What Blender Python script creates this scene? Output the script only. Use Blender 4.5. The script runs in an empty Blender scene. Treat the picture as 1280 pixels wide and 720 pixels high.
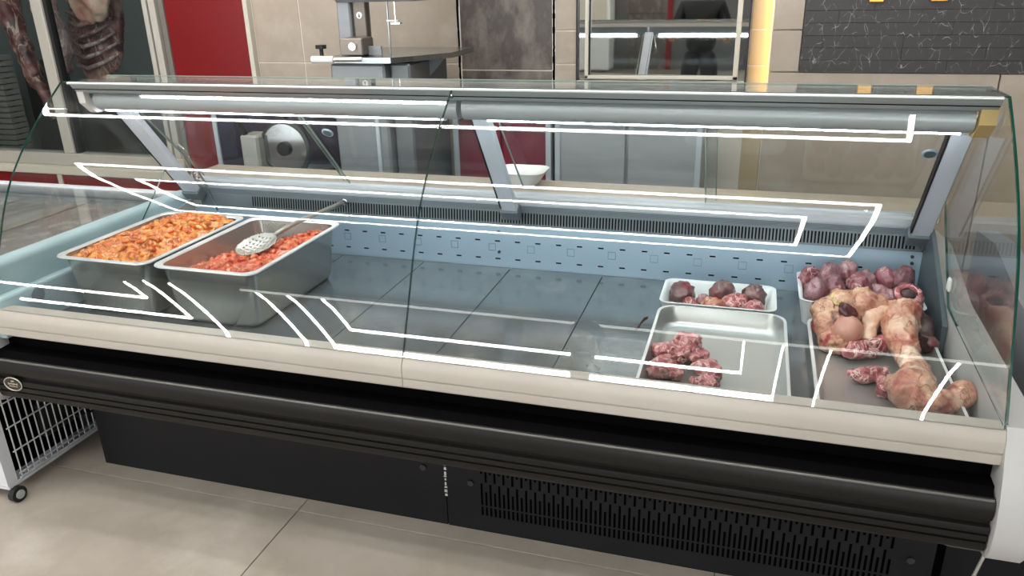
import bpy, bmesh, math, random
from mathutils import Vector, Matrix, noise, Euler
S = bpy.context.scene
COL = S.collection
random.seed(7)

# ------------------------------------------------------------------ camera
CAMM = ((0.9571354, 0.2887602, -0.0225701), (0.0853852, -0.3557639, -0.9306672), (-0.2767693, 0.8888473, -0.3651701))
cd = bpy.data.cameras.new('camera'); cam = bpy.data.objects.new('camera', cd); COL.objects.link(cam)
cd.sensor_width = 36.0; cd.lens = 978.79 / 1280 * 36.0; cd.clip_start = 0.02; cd.clip_end = 60
r_, d_, f_ = (Vector(v) for v in CAMM)
m3 = Matrix((r_, -d_, -f_)).transposed()
cam.matrix_world = Matrix.Translation((1.989, 0.0, 1.45)) @ m3.to_4x4()
S.camera = cam

# ------------------------------------------------------------------ world and exposure
w = bpy.data.worlds.new('world'); S.world = w; w.use_nodes = True
w.node_tree.nodes['Background'].inputs[0].default_value = (0.9, 0.95, 1.0, 1)
w.node_tree.nodes['Background'].inputs[1].default_value = 0.25
S.view_settings.view_transform = 'Standard'; S.view_settings.look = 'None'
S.view_settings.gamma = 1.0; S.view_settings.exposure = 0.08; S.view_settings.use_curve_mapping = False
S.cycles.use_denoising = True
S.cycles.max_bounces = 12; S.cycles.transparent_max_bounces = 24; S.cycles.glossy_bounces = 5
S.cycles.diffuse_bounces = 4; S.cycles.caustics_reflective = False; S.cycles.caustics_refractive = False
S.cycles.sample_clamp_indirect = 6.0
LED = 52.0         # ceiling light bars
TUBE = 30.0        # light tubes in the counter

# ------------------------------------------------------------------ helpers
def lin(c):
    if isinstance(c, str):
        c = [int(c[i:i+2], 16) / 255 for i in (0, 2, 4)]
        c = [x / 12.92 if x <= .04045 else ((x + .055) / 1.055) ** 2.4 for x in c]
    return (c[0], c[1], c[2], 1)
_m = {}
def mat(name, col, rough=.5, metal=0., vary=None, scale=8., bump=0., bscale=60., coat=0., emit=None, es=0., stretch=None, spec=.5):
    if name in _m: return _m[name]
    m = bpy.data.materials.new(name); m.use_nodes = True; _m[name] = m
    nt = m.node_tree; b = nt.nodes['Principled BSDF']
    b.inputs['Base Color'].default_value = lin(col); b.inputs['Roughness'].default_value = rough
    b.inputs['Metallic'].default_value = metal; b.inputs['Coat Weight'].default_value = coat
    b.inputs['Specular IOR Level'].default_value = spec
    if emit: b.inputs['Emission Color'].default_value = lin(emit); b.inputs['Emission Strength'].default_value = es
    tc = nt.nodes.new('ShaderNodeTexCoord'); mp = nt.nodes.new('ShaderNodeMapping')
    nt.links.new(tc.outputs['Object'], mp.inputs[0])
    if stretch: mp.inputs['Scale'].default_value = stretch
    if vary:
        n = nt.nodes.new('ShaderNodeTexNoise'); n.inputs['Scale'].default_value = scale; n.inputs['Detail'].default_value = 6; n.inputs['Roughness'].default_value = .62
        rp = nt.nodes.new('ShaderNodeValToRGB')
        cols = [col] + list(vary) if not isinstance(vary, str) else [col, vary]
        el = rp.color_ramp.elements
        while len(el) < len(cols): el.new(.5)
        for i, c in enumerate(cols):
            el[i].position = .32 + .36 * i / (len(cols) - 1); el[i].color = lin(c)
        nt.links.new(mp.outputs[0], n.inputs['Vector']); nt.links.new(n.outputs['Fac'], rp.inputs[0]); nt.links.new(rp.outputs[0], b.inputs['Base Color'])
    if bump:
        n2 = nt.nodes.new('ShaderNodeTexNoise'); n2.inputs['Scale'].default_value = bscale; n2.inputs['Detail'].default_value = 4
        bp = nt.nodes.new('ShaderNodeBump'); bp.inputs['Strength'].default_value = bump; bp.inputs['Distance'].default_value = .004
        nt.links.new(mp.outputs[0], n2.inputs['Vector']); nt.links.new(n2.outputs['Fac'], bp.inputs['Height']); nt.links.new(bp.outputs[0], b.inputs['Normal'])
    return m
def emat(name, col, s):
    m = bpy.data.materials.new(name); m.use_nodes = True; nt = m.node_tree; nt.nodes.clear()
    e = nt.nodes.new('ShaderNodeEmission'); e.inputs[0].default_value = lin(col); e.inputs[1].default_value = s
    o = nt.nodes.new('ShaderNodeOutputMaterial'); nt.links.new(e.outputs[0], o.inputs[0]); return m
def gmat(name, tint, ior=1.45, rough=0.0, haze=0.0):
    """clear sheet glass: Fresnel reflection over straight transmission"""
    m = bpy.data.materials.new(name); m.use_nodes = True; nt = m.node_tree; nt.nodes.clear()
    t = nt.nodes.new('ShaderNodeBsdfTransparent'); t.inputs[0].default_value = lin(tint)
    g = nt.nodes.new('ShaderNodeBsdfGlossy'); g.inputs['Roughness'].default_value = rough
    lw = nt.nodes.new('ShaderNodeLayerWeight'); lw.inputs[0].default_value = .5      # Schlick reflectance, same from both faces
    pw = nt.nodes.new('ShaderNodeMath'); pw.operation = 'POWER'; pw.inputs[1].default_value = 5
    f0 = ((ior-1)/(ior+1))**2
    fr = nt.nodes.new('ShaderNodeMath'); fr.operation = 'MULTIPLY_ADD'; fr.inputs[1].default_value = 1-f0; fr.inputs[2].default_value = f0
    nt.links.new(lw.outputs['Facing'], pw.inputs[0]); nt.links.new(pw.outputs[0], fr.inputs[0])
    mx = nt.nodes.new('ShaderNodeMixShader'); o = nt.nodes.new('ShaderNodeOutputMaterial')
    nt.links.new(fr.outputs[0], mx.inputs[0]); nt.links.new(t.outputs[0], mx.inputs[1]); nt.links.new(g.outputs[0], mx.inputs[2])
    last = mx
    if haze:
        df = nt.nodes.new('ShaderNodeBsdfDiffuse'); df.inputs[0].default_value = (.8, .8, .8, 1)
        m2 = nt.nodes.new('ShaderNodeMixShader'); m2.inputs[0].default_value = haze
        nt.links.new(mx.outputs[0], m2.inputs[1]); nt.links.new(df.outputs[0], m2.inputs[2]); last = m2
    nt.links.new(last.outputs[0], o.inputs[0]); return m

class MB:
    def __init__(s): s.b = bmesh.new()
    def box(s, x0, x1, y0, y1, z0, z1, bev=0., mtx=None, seg=1):
        mx = Matrix.Translation(((x0+x1)/2, (y0+y1)/2, (z0+z1)/2)) @ Matrix.Diagonal((x1-x0, y1-y0, z1-z0, 1))
        if mtx: mx = mtx @ mx
        r = bmesh.ops.create_cube(s.b, size=1, matrix=mx)
        if bev:
            es = list({e for v in r['verts'] for e in v.link_edges})
            bmesh.ops.bevel(s.b, geom=es, offset=bev, segments=seg, affect='EDGES', profile=.5)
        return s
    def tube(s, pts, r, n=8, cap=True, closed=False):
        pts = [Vector(p) for p in pts]; rs = r if isinstance(r, (list, tuple)) else [r]*len(pts)
        rings = []; up = None
        N = len(pts)
        for i, p in enumerate(pts):
            a = pts[(i-1) % N] if (closed or i > 0) else p; b = pts[(i+1) % N] if (closed or i < N-1) else p
            t = (b-a).normalized()
            if up is None:
                up = Vector((0, 0, 1)) if abs(t.z) < .9 else Vector((1, 0, 0))
            x = t.cross(up).normalized(); up = x.cross(t).normalized()
            rings.append([s.b.verts.new(p + rs[i]*(math.cos(2*math.pi*k/n)*x + math.sin(2*math.pi*k/n)*up)) for k in range(n)])
        rr = range(N if closed else N-1)
        for i in rr:
            A, B = rings[i], rings[(i+1) % N]
            for k in range(n): s.b.faces.new((A[k], A[(k+1) % n], B[(k+1) % n], B[k]))
        if cap and not closed: s.b.faces.new(rings[0][::-1]); s.b.faces.new(rings[-1])
        return s
    def prism(s, poly, a0, a1, axis='x'):
        """polygon (u,v) swept along axis; axis x: (y,z)"""
        def P(a, u, v): return (a, u, v) if axis == 'x' else ((u, a, v) if axis == 'y' else (u, v, a))
        A = [s.b.verts.new(P(a0, *q)) for q in poly]; B = [s.b.verts.new(P(a1, *q)) for q in poly]
        n = len(poly); fs = []
        for i in range(n): fs.append(s.b.faces.new((A[i], A[(i+1) % n], B[(i+1) % n], B[i])))
        fs.append(s.b.faces.new(A[::-1])); fs.append(s.b.faces.new(B))
        bmesh.ops.recalc_face_normals(s.b, faces=fs)
        return s
    def cyl(s, c, r, h, axis='z', n=20, r2=None):
        rot = {'z': Matrix(), 'x': Matrix.Rotation(math.pi/2, 4, 'Y'), 'y': Matrix.Rotation(math.pi/2, 4, 'X')}[axis]
        bmesh.ops.create_cone(s.b, cap_ends=True, segments=n, radius1=r, radius2=r if r2 is None else r2, depth=h, matrix=Matrix.Translation(c) @ rot)
        return s
    def ring(s, c, r, rr, axis='z', n=20, k=6):
        pts = []
        for i in range(n):
            a = 2*math.pi*i/n; u, v = r*math.cos(a), r*math.sin(a)
            pts.append(Vector(c) + Vector({'z': (u, v, 0), 'x': (0, u, v), 'y': (u, 0, v)}[axis]))
        return s.tube(pts, rr, k, closed=True)
    def ell(s, c, sc, sub=3, rot=None):
        mx = Matrix.Translation(c) @ (rot.to_matrix().to_4x4() if rot else Matrix()) @ Matrix.Diagonal((*sc, 1))
        bmesh.ops.create_icosphere(s.b, subdivisions=sub, radius=1, matrix=mx); return s
    def holes(s, xs, zs, holes, pos):
        """panel in a plane from grid lines; holes: set of (i,j) cells left open; pos(u,v)->xyz"""
        V = [[s.b.verts.new(pos(x, z)) for z in zs] for x in xs]
        for i in range(len(xs)-1):
            for j in range(len(zs)-1):
                if (i, j) not in holes: s.b.faces.new((V[i][j], V[i+1][j], V[i+1][j+1], V[i][j+1]))
        return s
    def build(s, name, m, parent=None, smooth=False, angle=None, loc=None):
        me = bpy.data.meshes.new(name)
        bmesh.ops.recalc_face_normals(s.b, faces=s.b.faces)
        s.b.to_mesh(me); s.b.free()
        if m: me.materials.append(m)
        if smooth:
            for p in me.polygons: p.use_smooth = True
            if angle is not None: me.set_sharp_from_angle(angle=math.radians(angle))
        o = bpy.data.objects.new(name, me); COL.objects.link(o)
        if parent: o.parent = parent; o.matrix_parent_inverse = Matrix.Translation(-parent.location) if parent.type == 'EMPTY' and not any(parent.rotation_euler) else Matrix()
        return o
def thing(name, label, cat, loc=(0, 0, 0), group=None):
    o = bpy.data.objects.new(name, None); COL.objects.link(o); o.location = loc; o.empty_display_size = .05
    o['label'] = label; o['category'] = cat
    if group: o['group'] = group
    return o
def tag(o, label, cat, group=None, kind=None):
    o['label'] = label; o['category'] = cat
    if group: o['group'] = group
    if kind: o['kind'] = kind
    return o
def struct(o, label=None):
    o['kind'] = 'structure'
    if label: o['label'] = label
    return o
def setpart(o, label=None, kind=None):
    if label: o['label'] = label
    if kind: o['kind'] = kind
    return o
Z = lambda r: r + 1.45

# ------------------------------------------------------------------ materials
M_GLASS = gmat('clear_glass', (.985, .995, .99))
M_GLASS2 = gmat('door_glass', (.93, .95, .95), ior=1.45)
M_WGLASS = gmat('window_glass', (.86, .9, .9), 1.6)
M_EDGE = mat('glass_edge', '0E4A3E', .15, 0, coat=.6)
M_SEAM = mat('glass_seam', '56706C', .2)
M_ALU = mat('aluminium', 'BCC3C8', .35, .35)
M_ALU2 = mat('aluminium_canopy', 'A9B1B3', .38, .25)
M_STEEL = mat('stainless', 'B4B6B4', .22, .95, vary='9A9C9A', scale=5, stretch=(1, 12, 1))
M_PANST = mat('stainless_pan', 'B2B4B0', .2, .8)
M_DECK = mat('deck_steel', '8E9597', .16, .68, vary=['81888B', '9EA2A2'], scale=7, bump=.03, bscale=40)
M_BACK = mat('painted_blue_grey', '9DB4C4', .35, .15)
M_GRILLE = mat('grille_grey', '626C71', .42, .15)
M_DARK = mat('dark_void', '040405', .9, spec=.05)
M_BLACK = mat('black_paint', '17171A', .55, vary='1B1B1D', scale=6, bump=.1, bscale=300, spec=.2)
M_BUMP = mat('black_bumper', '151413', .45, spec=.25)
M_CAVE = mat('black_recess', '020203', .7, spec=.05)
M_RAIL = mat('cream_rail', 'B5AFA6', .5, vary='ADA69C', scale=3)
M_ENDW = mat('grey_white_plastic', 'B9B9B7', .4)
M_FOAMW = mat('pale_blue_liner', 'B4CCD2', .35)
M_ENDIN = mat('grey_liner', '4E5A60', .4)
M_TOP = mat('worktop', 'B5A896', .35, 0, vary='A99C8A', scale=10)
M_WHITE = mat('white_plastic', 'E4E4E2', .4)
M_RUB = mat('black_rubber', '101010', .6)
M_CHROME = mat('chrome', 'C8C8C8', .12, 1)
M_RED = mat('red_panel', '72070D', .25, coat=.15)
M_TILE = mat('beige_tile', 'A79A8C', .42, vary=['9D9081', 'AEA294'], scale=2.5, bump=.05, bscale=30)
M_GROUT = mat('pale_grout', 'D6CEC2', .8)
M_DTILE = mat('brown_grey_tile', '554E48', .5, vary=['48423D', '655D56', '766E67'], scale=9, stretch=(1.3, 1, .7))
M_FLOOR = mat('floor_tile', 'BDB3A7', .45, vary=['B0A699', 'CAC1B5'], scale=2.2)
M_FGROUT = mat('floor_grout', '6F665B', .8)
M_CREAM = mat('cream_frame', 'C4BEB0', .4)
M_MIRROR = mat('mirror_silver', 'E0E2E0', .02, 1)
M_CEIL = mat('ceiling_paint', '6A6A6A', .8)
M_CEIL2 = mat('ceiling_pale', 'B5B0A8', .8)
M_GREYW = mat('grey_wall', '5A5A5C', .7)
M_LED = emat('led_white', (1, .985, .95), LED)
M_LEDTHIN = emat('led_white_thin', (1, .985, .95), LED * .12)
M_TUBE = emat('tube_white', (.82, .93, 1.0), TUBE)

# ------------------------------------------------------------------ room shell
o = MB().box(-8.2, 7.2, -6.6, 5.2, -.06, -.004).build('floor', M_FGROUT); struct(o)
floor = o
for i in range(-4, 4):
    for j in range(-3, 3):
        x0 = .793 + 1.2*i; y0 = 1.648 + 1.2*j
        if -6.6 < y0 and y0 < 3.6:
            t = MB().box(x0+.0015, x0+1.1985, y0+.0015, y0+1.1985, -.02, 0, bev=.001).build('tile', M_FLOOR, floor)
H = 3.0
struct(MB().box(-8.2, 7.2, -3.64, 5.2, H+.05, H+.15).build('ceiling', M_CEIL))
struct(MB().box(-8.2, 7.2, -6.6, -3.64, H+.05, H+.15).build('ceiling', M_CEIL2))
struct(MB().box(-8.4, -8.2, -6.6, 5.2, 0, H+.1).build('wall_left', M_GREYW))
struct(MB().box(7.2, 7.4, -6.6, 5.2, 0, H+.1).build('wall_right', M_GREYW))
wf = MB(); wf.box(-8.2, -6.4, -6.8, -6.6, 0, H+.1); wf.box(-1.9, 1.4, -6.8, -6.6, 0, H+.1); wf.box(6.2, 7.2, -6.8, -6.6, 0, H+.1)
for x0, x1 in ((-6.4, -1.9), (1.4, 6.2)): wf.box(x0, x1, -6.8, -6.6, 0, .3); wf.box(x0, x1, -6.8, -6.6, 2.6, H+.1)
struct(wf.build('wall_front', M_GREYW))
M_DAYFILL = emat('fill_light_pane', (.95, .98, 1.0), 6.5)
for n_, (x0, x1) in enumerate(((-6.4, -1.9), (1.4, 6.2))):  # glowing panes added out of view as frontal fill light
    dw = thing('window_%d' % (n_+2), ('unseen glowing window added as fill light, facing the freezer', 'unseen glowing window added as fill light, facing the meat trays')[n_], 'window', ((x0+x1)/2, -6.7, .3)); dw['kind'] = 'structure'
    for i in range(3):
        a = x0+(x1-x0)*i/3; b_ = x0+(x1-x0)*(i+1)/3
        MB().box(a+.03, b_-.03, -6.72, -6.71, .34, 2.56).build('pane', M_DAYFILL, dw)
        MB().box(b_-.03, b_+.03 if i < 2 else b_, -6.75, -6.65, .3, 2.6).build('mullion', M_ALU, dw)
    for z0, z1 in ((.3, .34), (2.56, 2.6)): MB().box(x0, x1, -6.75, -6.65, z0, z1).build('frame', M_ALU, dw)
# back wall substrate with openings left for the cold room window (x -2.7..-1.0)
W = 3.6
wb = MB()
wb.box(-8.2, -2.75, W+.012, W+.15, 0, H+.05); wb.box(-1.0, 7.2, W+.003, W+.15, 0, H+.05)
wb.box(-2.75, -1.0, W+.012, W+.15, 0, .44); wb.box(-2.75, -1.0, W+.012, W+.15, 2.5, H+.05)
wall = struct(wb.build('wall_back', M_GROUT))
def wtile(x0, x1, z0, z1, m=M_TILE, g=.0026, y=W, name='tile', th=.016):
    return MB().box(x0+g, x1-g, y, y+th, z0+g, z1-g, bev=.0012).build(name, m, wall)
for x0, x1 in ((-.46, -.195), (-.195, .632)):
    for z0, z1 in ((0, .27), (.27, 1.09), (1.09, 1.91), (1.91, 2.73)): wtile(x0, x1, z0, z1)
for z0, z1 in ((0, .24), (.24, 1.062), (1.062, 1.88), (1.88, 2.7)): wtile(.645, 1.088, z0, z1, M_DTILE)
# ragged dark joints beside the brown grey panel
for xx in (.636, 1.094):
    b = MB(); z = 1.0
    while z < 1.5:
        h = random.uniform(.012, .04); b.box(xx-.004-random.random()*.003, xx+.004+random.random()*.003, W+.002, W+.014, z, z+h); z += h
    setpart(b.build('joint_gap', M_DARK, wall))
for z0, z1 in ((0, .27), (.27, 1.09), (1.09, 1.236), (1.236, 1.9), (1.9, 2.7)): wtile(1.1, 1.204, z0, z1)
M_STRIP = mat('strip_tile', 'B39F7E', .4)
for z0, z1 in ((0, .27), (.27, 1.09), (1.09, 1.236), (1.236, 1.9), (1.9, 2.7)): wtile(1.945, 2.03, z0, z1, M_STRIP)
for x0, x1 in ((2.03, 2.9), (2.9, 3.72), (3.72, 4.54)):
    for z0, z1 in ((0, .25), (.25, 1.068)): wtile(x0, x1, z0, z1, y=W-.03, th=.04)
for z0, z1 in ((1.068, 1.236), (1.236, 2.0), (2.0, 2.7)): wtile(2.03, 2.152, z0, z1, y=W-.03, th=.04)
# black marble strips
mk = mat('black_marble', '1E1D1D', .45, bump=.3, bscale=40)
nt = mk.node_tree; bs = nt.nodes['Principled BSDF']
tc = nt.nodes.new('ShaderNodeTexCoord'); mp = nt.nodes.new('ShaderNodeMapping'); mp.inputs['Rotation'].default_value = (0, .5, 0); mp.inputs['Scale'].default_value = (1, 1, .55)
nz = nt.nodes.new('ShaderNodeTexNoise'); nz.inputs['Scale'].default_value = 5.; nz.inputs['Detail'].default_value = 3
ad = nt.nodes.new('ShaderNodeMixRGB'); ad.blend_type = 'ADD'; ad.inputs[0].default_value = .22
vo = nt.nodes.new('ShaderNodeTexVoronoi'); vo.feature = 'DISTANCE_TO_EDGE'; vo.inputs['Scale'].default_value = 26
rp = nt.nodes.new('ShaderNodeValToRGB'); rp.color_ramp.elements[0].position = .0; rp.color_ramp.elements[0].color = (1, 1, 1, 1); rp.color_ramp.elements[1].position = .024; rp.color_ramp.elements[1].color = (0, 0, 0, 1)
n2 = nt.nodes.new('ShaderNodeTexNoise'); n2.inputs['Scale'].default_value = 34; r2 = nt.nodes.new('ShaderNodeValToRGB'); r2.color_ramp.elements[0].position = .44; r2.color_ramp.elements[1].position = .66
ml = nt.nodes.new('ShaderNodeMath'); ml.operation = 'MULTIPLY'
mc = nt.nodes.new('ShaderNodeMixRGB'); mc.inputs[1].default_value = lin('2B2827'); mc.inputs[2].default_value = lin('A5A19B')
L = nt.links.new
L(tc.outputs['Object'], mp.inputs[0]); L(mp.outputs[0], nz.inputs['Vector']); L(mp.outputs[0], ad.inputs[1]); L(nz.outputs['Color'], ad.inputs[2]); L(ad.outputs[0], vo.inputs['Vector'])
L(vo.outputs['Distance'], rp.inputs[0]); L(tc.outputs['Object'], n2.inputs['Vector']); L(n2.outputs['Fac'], r2.inputs[0]); L(rp.outputs[0], ml.inputs[0]); L(r2.outputs[0], ml.inputs[1]); L(ml.outputs[0], mc.inputs[0]); L(mc.outputs[0], bs.inputs['Base Color'])
row = 0; z = 1.07
while z < 1.72:
    x = 2.152 - (row % 3) * .17
    while x < 4.5:
        x1 = min(x + random.choice((.3, .42, .55)), 4.5)
        xa = max(x, 2.152)
        if x1 - xa > .03:
            d = random.uniform(0, .003)
            MB().box(xa+.0003, x1-.0003, W-.034-d, W-.002, z+.0003, z+.0477, bev=.0005).build('stone_strip', mk, wall)
        x = x1
    z += .048; row += 1
wtile(2.152, 4.5, z, 2.7, y=W-.03, th=.04)
# warm light strip in the step beside the mirror
lt = thing('wall_light_strip', 'warm yellow vertical light strip glowing on the tiled wall beside the mirror', 'light', (2.026, W-.01, 1.3))
MB().box(2.0265, 2.0295, W-.028, W-.018, .95, 2.6).build('diffuser', emat('led_warm', (1, .60, .15), 22), lt)
MB().box(2.0265, 2.0298, W-.032, W-.028, .95, 2.6).build('channel', M_ALU, lt)
# gilt sign feet above the black marble
for k, (x0, x1) in enumerate(((2.382, 2.44), (2.602, 2.666))):
    tag(MB().box(x0, x1, W-.06, W-.037, 1.338, 1.47, bev=.004).build('sign_letter', mat('gilt', 'B98A45', .3, .8)),
        ('lower end of a gold wall letter on black marble, nearer the mirror', 'lower end of a gold wall letter on black marble, farther from the mirror')[k], 'letter', 'gold letters on the black marble')

# mirror ---------------------------------------------------------------
mr = thing('wall_mirror', 'large wall mirror in a cream frame between beige tile strips', 'mirror', (1.574, W-.03, .98))
rotm = Matrix.Translation((1.574, W-.02, 0)) @ Matrix.Rotation(math.radians(-1.2), 4, 'Z') @ Matrix.Translation((-1.574, -(W-.02), 0))
MB().box(1.21, 1.938, W-.022, W-.018, .995, 2.3, mtx=rotm).build('glass', M_MIRROR, mr)
MB().box(1.205, 1.943, W-.004, W, .97, 2.31).build('backing', mat('dark_edge', '221A17', .6), mr)
for x0, x1 in ((1.204, 1.211), (1.937, 1.944)): MB().box(x0, x1, W-.035, W-.004, .97, 2.31).build('edge_strip', mat('dark_edge', '221A17', .6), mr)
for x0, x1 in ((1.246, 1.262), (1.888, 1.908)): MB().box(x0, x1, W-.045, W-.031, 1.034, 2.3, bev=.002).build('frame_bar', M_CREAM, mr)
MB().box(1.246, 1.908, W-.045, W-.031, 1.034, 1.049, bev=.002).build('frame_bar', M_CREAM, mr)
MB().box(1.211, 1.937, W-.05, W-.03, .968, 1.026, bev=.003).build('bottom_rail', M_CREAM, mr)

# red wall panel and grey strip -----------------------------------------
rp_ = thing('wall_panel', 'tall glossy red wall panel between the cold room window and beige tiles', 'panel', (-.72, W, 0))
MB().box(-.955, -.487, W-.03, W+.01, .0, 2.9, bev=.002).build('face', M_RED, rp_)
MB().box(-.487, -.462, W-.035, W+.01, .0, 2.9, bev=.002).build('edge_trim', M_CREAM, rp_)
MB().box(-.985, -.955, W-.04, W+.01, .0, 2.9, bev=.002).build('side_trim', mat('trim_grey', '6C6861', .5), rp_)

# cold room window ---------------------------------------------------------
wn = thing('window_1', 'aluminium framed cold room window with meat hanging behind it', 'window', (-1.8, W, .5))
wn['kind'] = 'structure'
M_WF = mat('window_frame_cream', 'B4B0A6', .35, .1)
MB().box(-2.75, -1.0, W-.03, W+.05, .505, .575, bev=.004).build('bottom_frame', M_WF, wn)
MB().box(-2.75, -1.0, W-.03, W+.05, 2.4, 2.5, bev=.004).build('top_frame', M_WF, wn)
for x0, x1 in ((-1.83, -1.757), (-1.10, -1.072), (-1.060, -1.02), (-2.75, -2.68)):
    MB().box(x0, x1, W-.025, W+.05, .575, 2.4, bev=.003).build('mullion', M_WF, wn)
MB().box(-1.757, -1.735, W-.01, W+.03, .575, 2.4).build('gasket', M_RUB, wn)
for x0, x1 in ((-2.68, -1.83), (-1.735, -1.10)):
    MB().box(x0, x1, W+.01, W+.016, .575, 2.4).build('pane', M_WGLASS, wn)
MB().box(-2.75, -.985, W-.06, W+.01, .455, .505, bev=.004).build('sill', M_CREAM, wn)
for x0, x1 in ((-2.75, -1.915), (-1.88, -1.0)): MB().box(x0, x1, W-.03, W+.01, .30, .452, bev=.002).build('red_board', M_RED, wn)
MB().box(-1.915, -1.88, W-.035, W+.01, .30, .455, bev=.002).build('post', M_CREAM, wn)
M_CR = mat('cold_room_panel', '808886', .5, .1)
cr = MB(); cr.box(-3.0, -.8, W+1.3, W+1.34, .2, 2.8); cr.box(-3.04, -3.0, W+.15, W+1.34, .2, 2.8); cr.box(-.8, -.76, W+.15, W+1.34, .2, 2.8); cr.box(-3.0, -.8, W+.15, W+1.34, .16, .2); cr.box(-3.0, -.8, W+.15, W+1.34, 2.8, 2.84)
struct(cr.build('wall_cold_room', M_CR))
cl = thing('cold_room_lamp', 'ceiling lamp inside the cold room above the hanging meat', 'light', (-1.9, W+.6, 2.7))
MB().box(-2.3, -1.5, W+.5, W+.7, 2.71, 2.74).build('diffuser', emat('cold_lamp', (1, .93, .85), 7.0), cl)
MB().box(-2.34, -1.46, W+.46, W+.74, 2.74, 2.785, bev=.004).build('housing', M_WHITE, cl)

# ------------------------------------------------------------------ the meat counter (x 0..2.5)
PROF = [(1.9033, 1.202), (1.8934, 1.1941), (1.8819, 1.1849), (1.872, 1.1769), (1.8605, 1.1675), (1.8506, 1.1594), (1.8392, 1.1498), (1.8277, 1.1401), (1.818, 1.1317), (1.8067, 1.1218), (1.797, 1.1133), (1.7859, 1.1031), (1.7764, 1.0944), (1.7655, 1.084), (1.7546, 1.0735), (1.7455, 1.0644), (1.7349, 1.0537), (1.726, 1.0443), (1.7157, 1.0333), (1.7056, 1.0221), (1.6971, 1.0124), (1.6874, 1.001), (1.6792, 0.991), (1.6706, 0.9802), (1.6631, 0.9703), (1.6547, 0.9585), (1.6465, 0.9465), (1.6397, 0.936), (1.6321, 0.9236), (1.6258, 0.9129), (1.6187, 0.9002), (1.6119, 0.8874), (1.6063, 0.8762), (1.6, 0.8632), (1.5948, 0.8519), (1.5834, 0.8264), (1.5729, 0.8028), (1.5607, 0.7753), (1.5484, 0.7478), (1.5379, 0.7242), (1.5257, 0.6966), (1.5152, 0.6731), (1.5029, 0.6455), (1.4977, 0.634)]
ct = thing('display_counter', 'long refrigerated meat counter with curved glass, cream rail and black bumper', 'counter', (1.25, 1.705, 0))
def pane(x0, x1, name, th=.006):
    nrm = []
    for i in range(len(PROF)):
        a = Vector((0, *PROF[max(i-1, 0)])); b = Vector((0, *PROF[min(i+1, len(PROF)-1)])); t = (b-a).normalized()
        nrm.append(Vector((0, -t.z, t.y)))       # towards the inside
    out = [Vector((0, *p)) for p in PROF]; inn = [p + n*th for p, n in zip(out, nrm)]
    if inn[20].y < out[20].y: inn = [p - n*th for p, n in zip(out, nrm)]
    b = bmesh.new(); fa = []
    def sheet(pts, xa, xb):
        A = [b.verts.new((xa, p.y, p.z)) for p in pts]; B = [b.verts.new((xb, p.y, p.z)) for p in pts]
        return [b.faces.new((A[i], A[i+1], B[i+1], B[i])) for i in range(len(pts)-1)]
    f1 = sheet(out, x0, x1); f2 = sheet(inn, x0, x1)
    for f in f2: f.normal_flip()
    edge = []
    for x in (x0, x1):
        A = [b.verts.new((x, p.y, p.z)) for p in out]; B = [b.verts.new((x, p.y, p.z)) for p in inn]
        edge += [b.faces.new((A[i], A[i+1], B[i+1], B[i])) for i in range(len(out)-1)]
    for k in (0, -1):
        edge.append(b.faces.new([b.verts.new((x, p.y, p.z)) for x, p in ((x0, out[k]), (x1, out[k]), (x1, inn[k]), (x0, inn[k]))]))
    me = bpy.data.meshes.new(name)
    for f in edge: f.material_index = 1
    b.normal_update(); 
    b.to_mesh(me); b.free(); me.materials.append(M_GLASS); me.materials.append(M_EDGE)
    for p in me.polygons: p.use_smooth = p.material_index == 0
    o = bpy.data.objects.new(name, me); COL.objects.link(o); o.parent = ct; o.matrix_parent_inverse = Matrix.Translation(-ct.location)
    return o
pane(.004, 1.2488, 'front_glass'); pane(1.2512, 2.497, 'front_glass')
# end glasses
inner = [(y+.007, z-.002) for y, z in PROF]
endpoly = inner + [(2.06, .655), (2.30, .88), (2.26, .93), (2.10, 1.13), (2.04, 1.196)]
endpoly = [p for p in endpoly if p[1] > .63]
for xa, xb in ((-.003, .003), (2.498, 2.504)):
    g = MB().prism(endpoly, xa, xb).build('end_glass', M_GLASS, ct)
    g.data.materials.append(M_EDGE)
    for p in g.data.polygons:
        if abs(p.normal.x) < .5: p.material_index = 1
# green glowing edge strip of the right front pane is its own edge; top glass shelf
MB().box(.03, 2.5, 1.905, 2.062, 1.1985, 1.2025).build('top_glass', M_GLASS, ct)
MB().box(.03, 2.5, 2.059, 2.063, 1.1985, 1.2035).build('top_edge', mat('glass_edge_pale', '8C9A92', .25), ct)
# canopy
MB().prism([(1.905, 1.198), (1.99, 1.198), (1.99, 1.18), (1.975, 1.172), (1.948, 1.162), (1.928, 1.168), (1.913, 1.184)], .03, 2.49).build('canopy_top', M_ALU2, ct)
MB().box(.03, 2.49, 1.896, 1.908, 1.1935, 1.2005, bev=.002).build('canopy_lip', mat('bright_edge', 'D5D8D6', .3, .3), ct)
MB().box(.03, 2.49, 1.918, 1.924, 1.176, 1.179).build('canopy_groove', M_DARK, ct)
hous = [(1.975 + .034*math.cos(a), 1.140 + .030*math.sin(a)) for a in [math.radians(t) for t in range(60, 331, 15)]]
for xa, xb in ((.07, 1.243), (1.257, 2.455)):
    MB().prism(hous + [(2.03, 1.128), (2.04, 1.165)], xa, xb).build('lamp_housing', M_ALU2, ct, smooth=True, angle=30)
for xa, xb in ((.06, 1.185), (1.304, 2.448)):
    tb = MB().tube([(xa, 1.993, 1.111), (xb, 1.993, 1.111)], .0085, 12).build('light_tube', M_TUBE, ct, smooth=True, angle=40)
    for xx in (xa, xb): MB().cyl((xx, 1.993, 1.111), .0095, .018, 'x', 12).build('tube_cap', M_WHITE, tb)
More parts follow.
